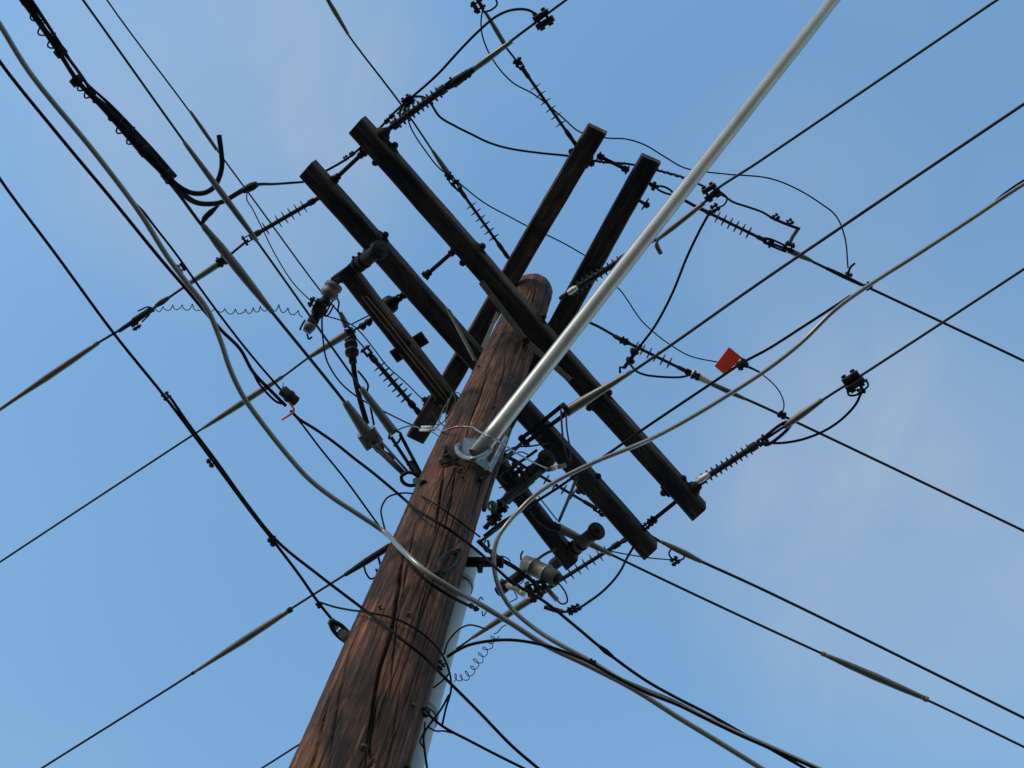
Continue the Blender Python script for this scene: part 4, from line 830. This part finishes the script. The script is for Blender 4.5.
coil('small springy coil of thin wire hanging beside the riser pipe', [(453, 678, 5.0), (462, 676), (470, 671), (479, 661), (486, 652), (490, 642), (494, 634, 5.2)], None, 4.3, 9, 0.9)
wire('thin_lead', 'end of the springy coil reaching up towards the cable loop', 'wire', [(494, 634, 5.2), (498, 632), (502, 627), (506, 625, 5.3)], 1.1, 'black_rubber')
wire('black_cable', 'black cable leaving the pole at the lower frame edge', 'cable', [(428, 714, 4.72), (437, 722), (447, 729), (470, 741), (495, 754), (525, 769), (560, 787, 4.7)], 2.8, 'black_rubber', e1=8)
wire('black_lead', 'thin branch meeting the lowest black cable beside the riser pipe', 'cable', [(428, 727, 4.7), (436, 731), (444, 731), (452, 733, 4.74)], 1.8, 'black_rubber')
wire('black_lead', 'lead crossing the pale riser pipe and hanging down past it', 'cable', [(449, 695, 4.85), (440, 711), (430, 724), (424, 734), (424, 745), (426, 760), (428, 775, 4.5)], 2.4, 'black_rubber')
wire('black_lead', 'short lead slanting across the riser pipe to the coil', 'cable', [(433, 688, 4.9), (441, 682), (447, 676), (450, 672, 4.95)], 1.8, 'black_rubber')
wire('black_lead', 'dangling thin end at the lower edge of the pole', 'cable', [(425, 722, 4.72), (424, 732), (421, 738), (420, 742), (424, 748, 4.6)], 1.8, 'black_rubber')
for q, lb_ in (((428, 712), 'small bolt head at the pole edge above the lowest black cable'), ((443, 665), 'dark bolt head on the pole edge beside the coil')):
    c = F(q[0]-3, q[1], .005); tag(blob(None, c, None, 9, 'bolt_head'), lb_, 'bolt')

# the other fat grey cable: loops round beside the pole
cl = wire('grey_cable', 'fat grey cable hanging in a round loop beside the pole and the arrester', 'cable', [(1060, 164, 6.7), (1024, 184), (970, 220), (915, 256), (868, 286), (835, 310), (801, 343), (768, 369), (725, 397), (692, 417), (655, 437), (635, 446), (595, 462), (555, 482), (532, 498, 5.9), (518, 512), (508, 523), (498, 538), (494, 555), (495, 573), (500, 590), (511, 608), (530, 625), (552, 640), (592, 662), (622, 680), (672, 701), (712, 721), (768, 746), (832, 775, 5.3)], 4.6, 'grey_cable', e0=EXT, e1=EXT, at=14, sub=5, k=14)
path_part(cl, [(1050, 165, 6.7), (1018, 184), (1000, 197), (988, 208), (976, 215, 6.68)], 2.2, None, 'black_rubber', 'lashed_wire')
blob(cl, (868, 286), 6.6, 8, dirpx=(1, -.7)); blob(cl, (592, 663), 5.46, 8, 'clamp', 'black_rubber', (1, .5))
w = wire('black_cable', 'black cable passing the orange tag and running down to the pole edge', 'cable', [(850, 296, 6.65), (835, 306), (801, 328), (768, 349), (742, 363), (715, 381), (685, 401), (642, 430), (612, 451), (590, 466), (575, 476), (556, 489), (537, 501), (518, 513), (502, 522), (484, 536, 5.95)], 2.9, 'black_rubber')
blob(w, (742, 364), 6.52, 11, dirpx=(1, -.6))
q = [P(x, y, 6.5) for x, y in ((729, 347), (741.5, 357), (725, 375), (714.5, 366))]; nn = (q[1]-q[0]).cross(q[3]-q[0]).normalized()*.0015
tg = MB(); i = 0
tg.v = [p+nn for p in q]+[p-nn for p in q]; tg.f = [(0, 1, 2, 3), (7, 6, 5, 4)]+[(k, (k+1) % 4, 4+(k+1) % 4, 4+k) for k in range(4)]; tg.sm = [False]*6
o = empty('marker_tag', q[1], 'blank orange square tag fixed to a black cable', 'tag')
tg.build('plate', 'tag_orange', o); path_part(o, [(737, 364), (741, 362), (744, 365)], 1.6, 6.51, 'dark_steel', 'clip')
wire('thin_lead', 'short lead curving from the tag clamp towards the sky', 'wire', [(744, 364, 6.52), (752, 368), (760, 372, 6.52)], 1.4, 'black_rubber')
# nut washers and end discs on the long arms
for t_ in (0.045, 0.955):
    c_ = eA1[0].lerp(eA1[1], t_)-Bv*.050
    MB().lathe(c_, c_-Bv*.05-UP*.02, ((0, .040), (.3, .040), (.5, .028), (1, .016)), 22).build('end_disc', 'dark_steel', a1)
m = empty('spacer_bolt', P(650, 522, ZA), 'black rod with small clamps joining the lower ends of the long arms', 'bolt', 'threaded spacer bolts between paired arms')
rod((648, 524, ZA), (678, 500, ZA), 4.2, 'dark_steel', 'rod', m); blob(m, (652, 521), ZA, 9, 'nut', 'dark_steel', (1, -.8)); blob(m, (645, 527), ZA, 8, 'nut', 'dark_steel', (1, -.8))
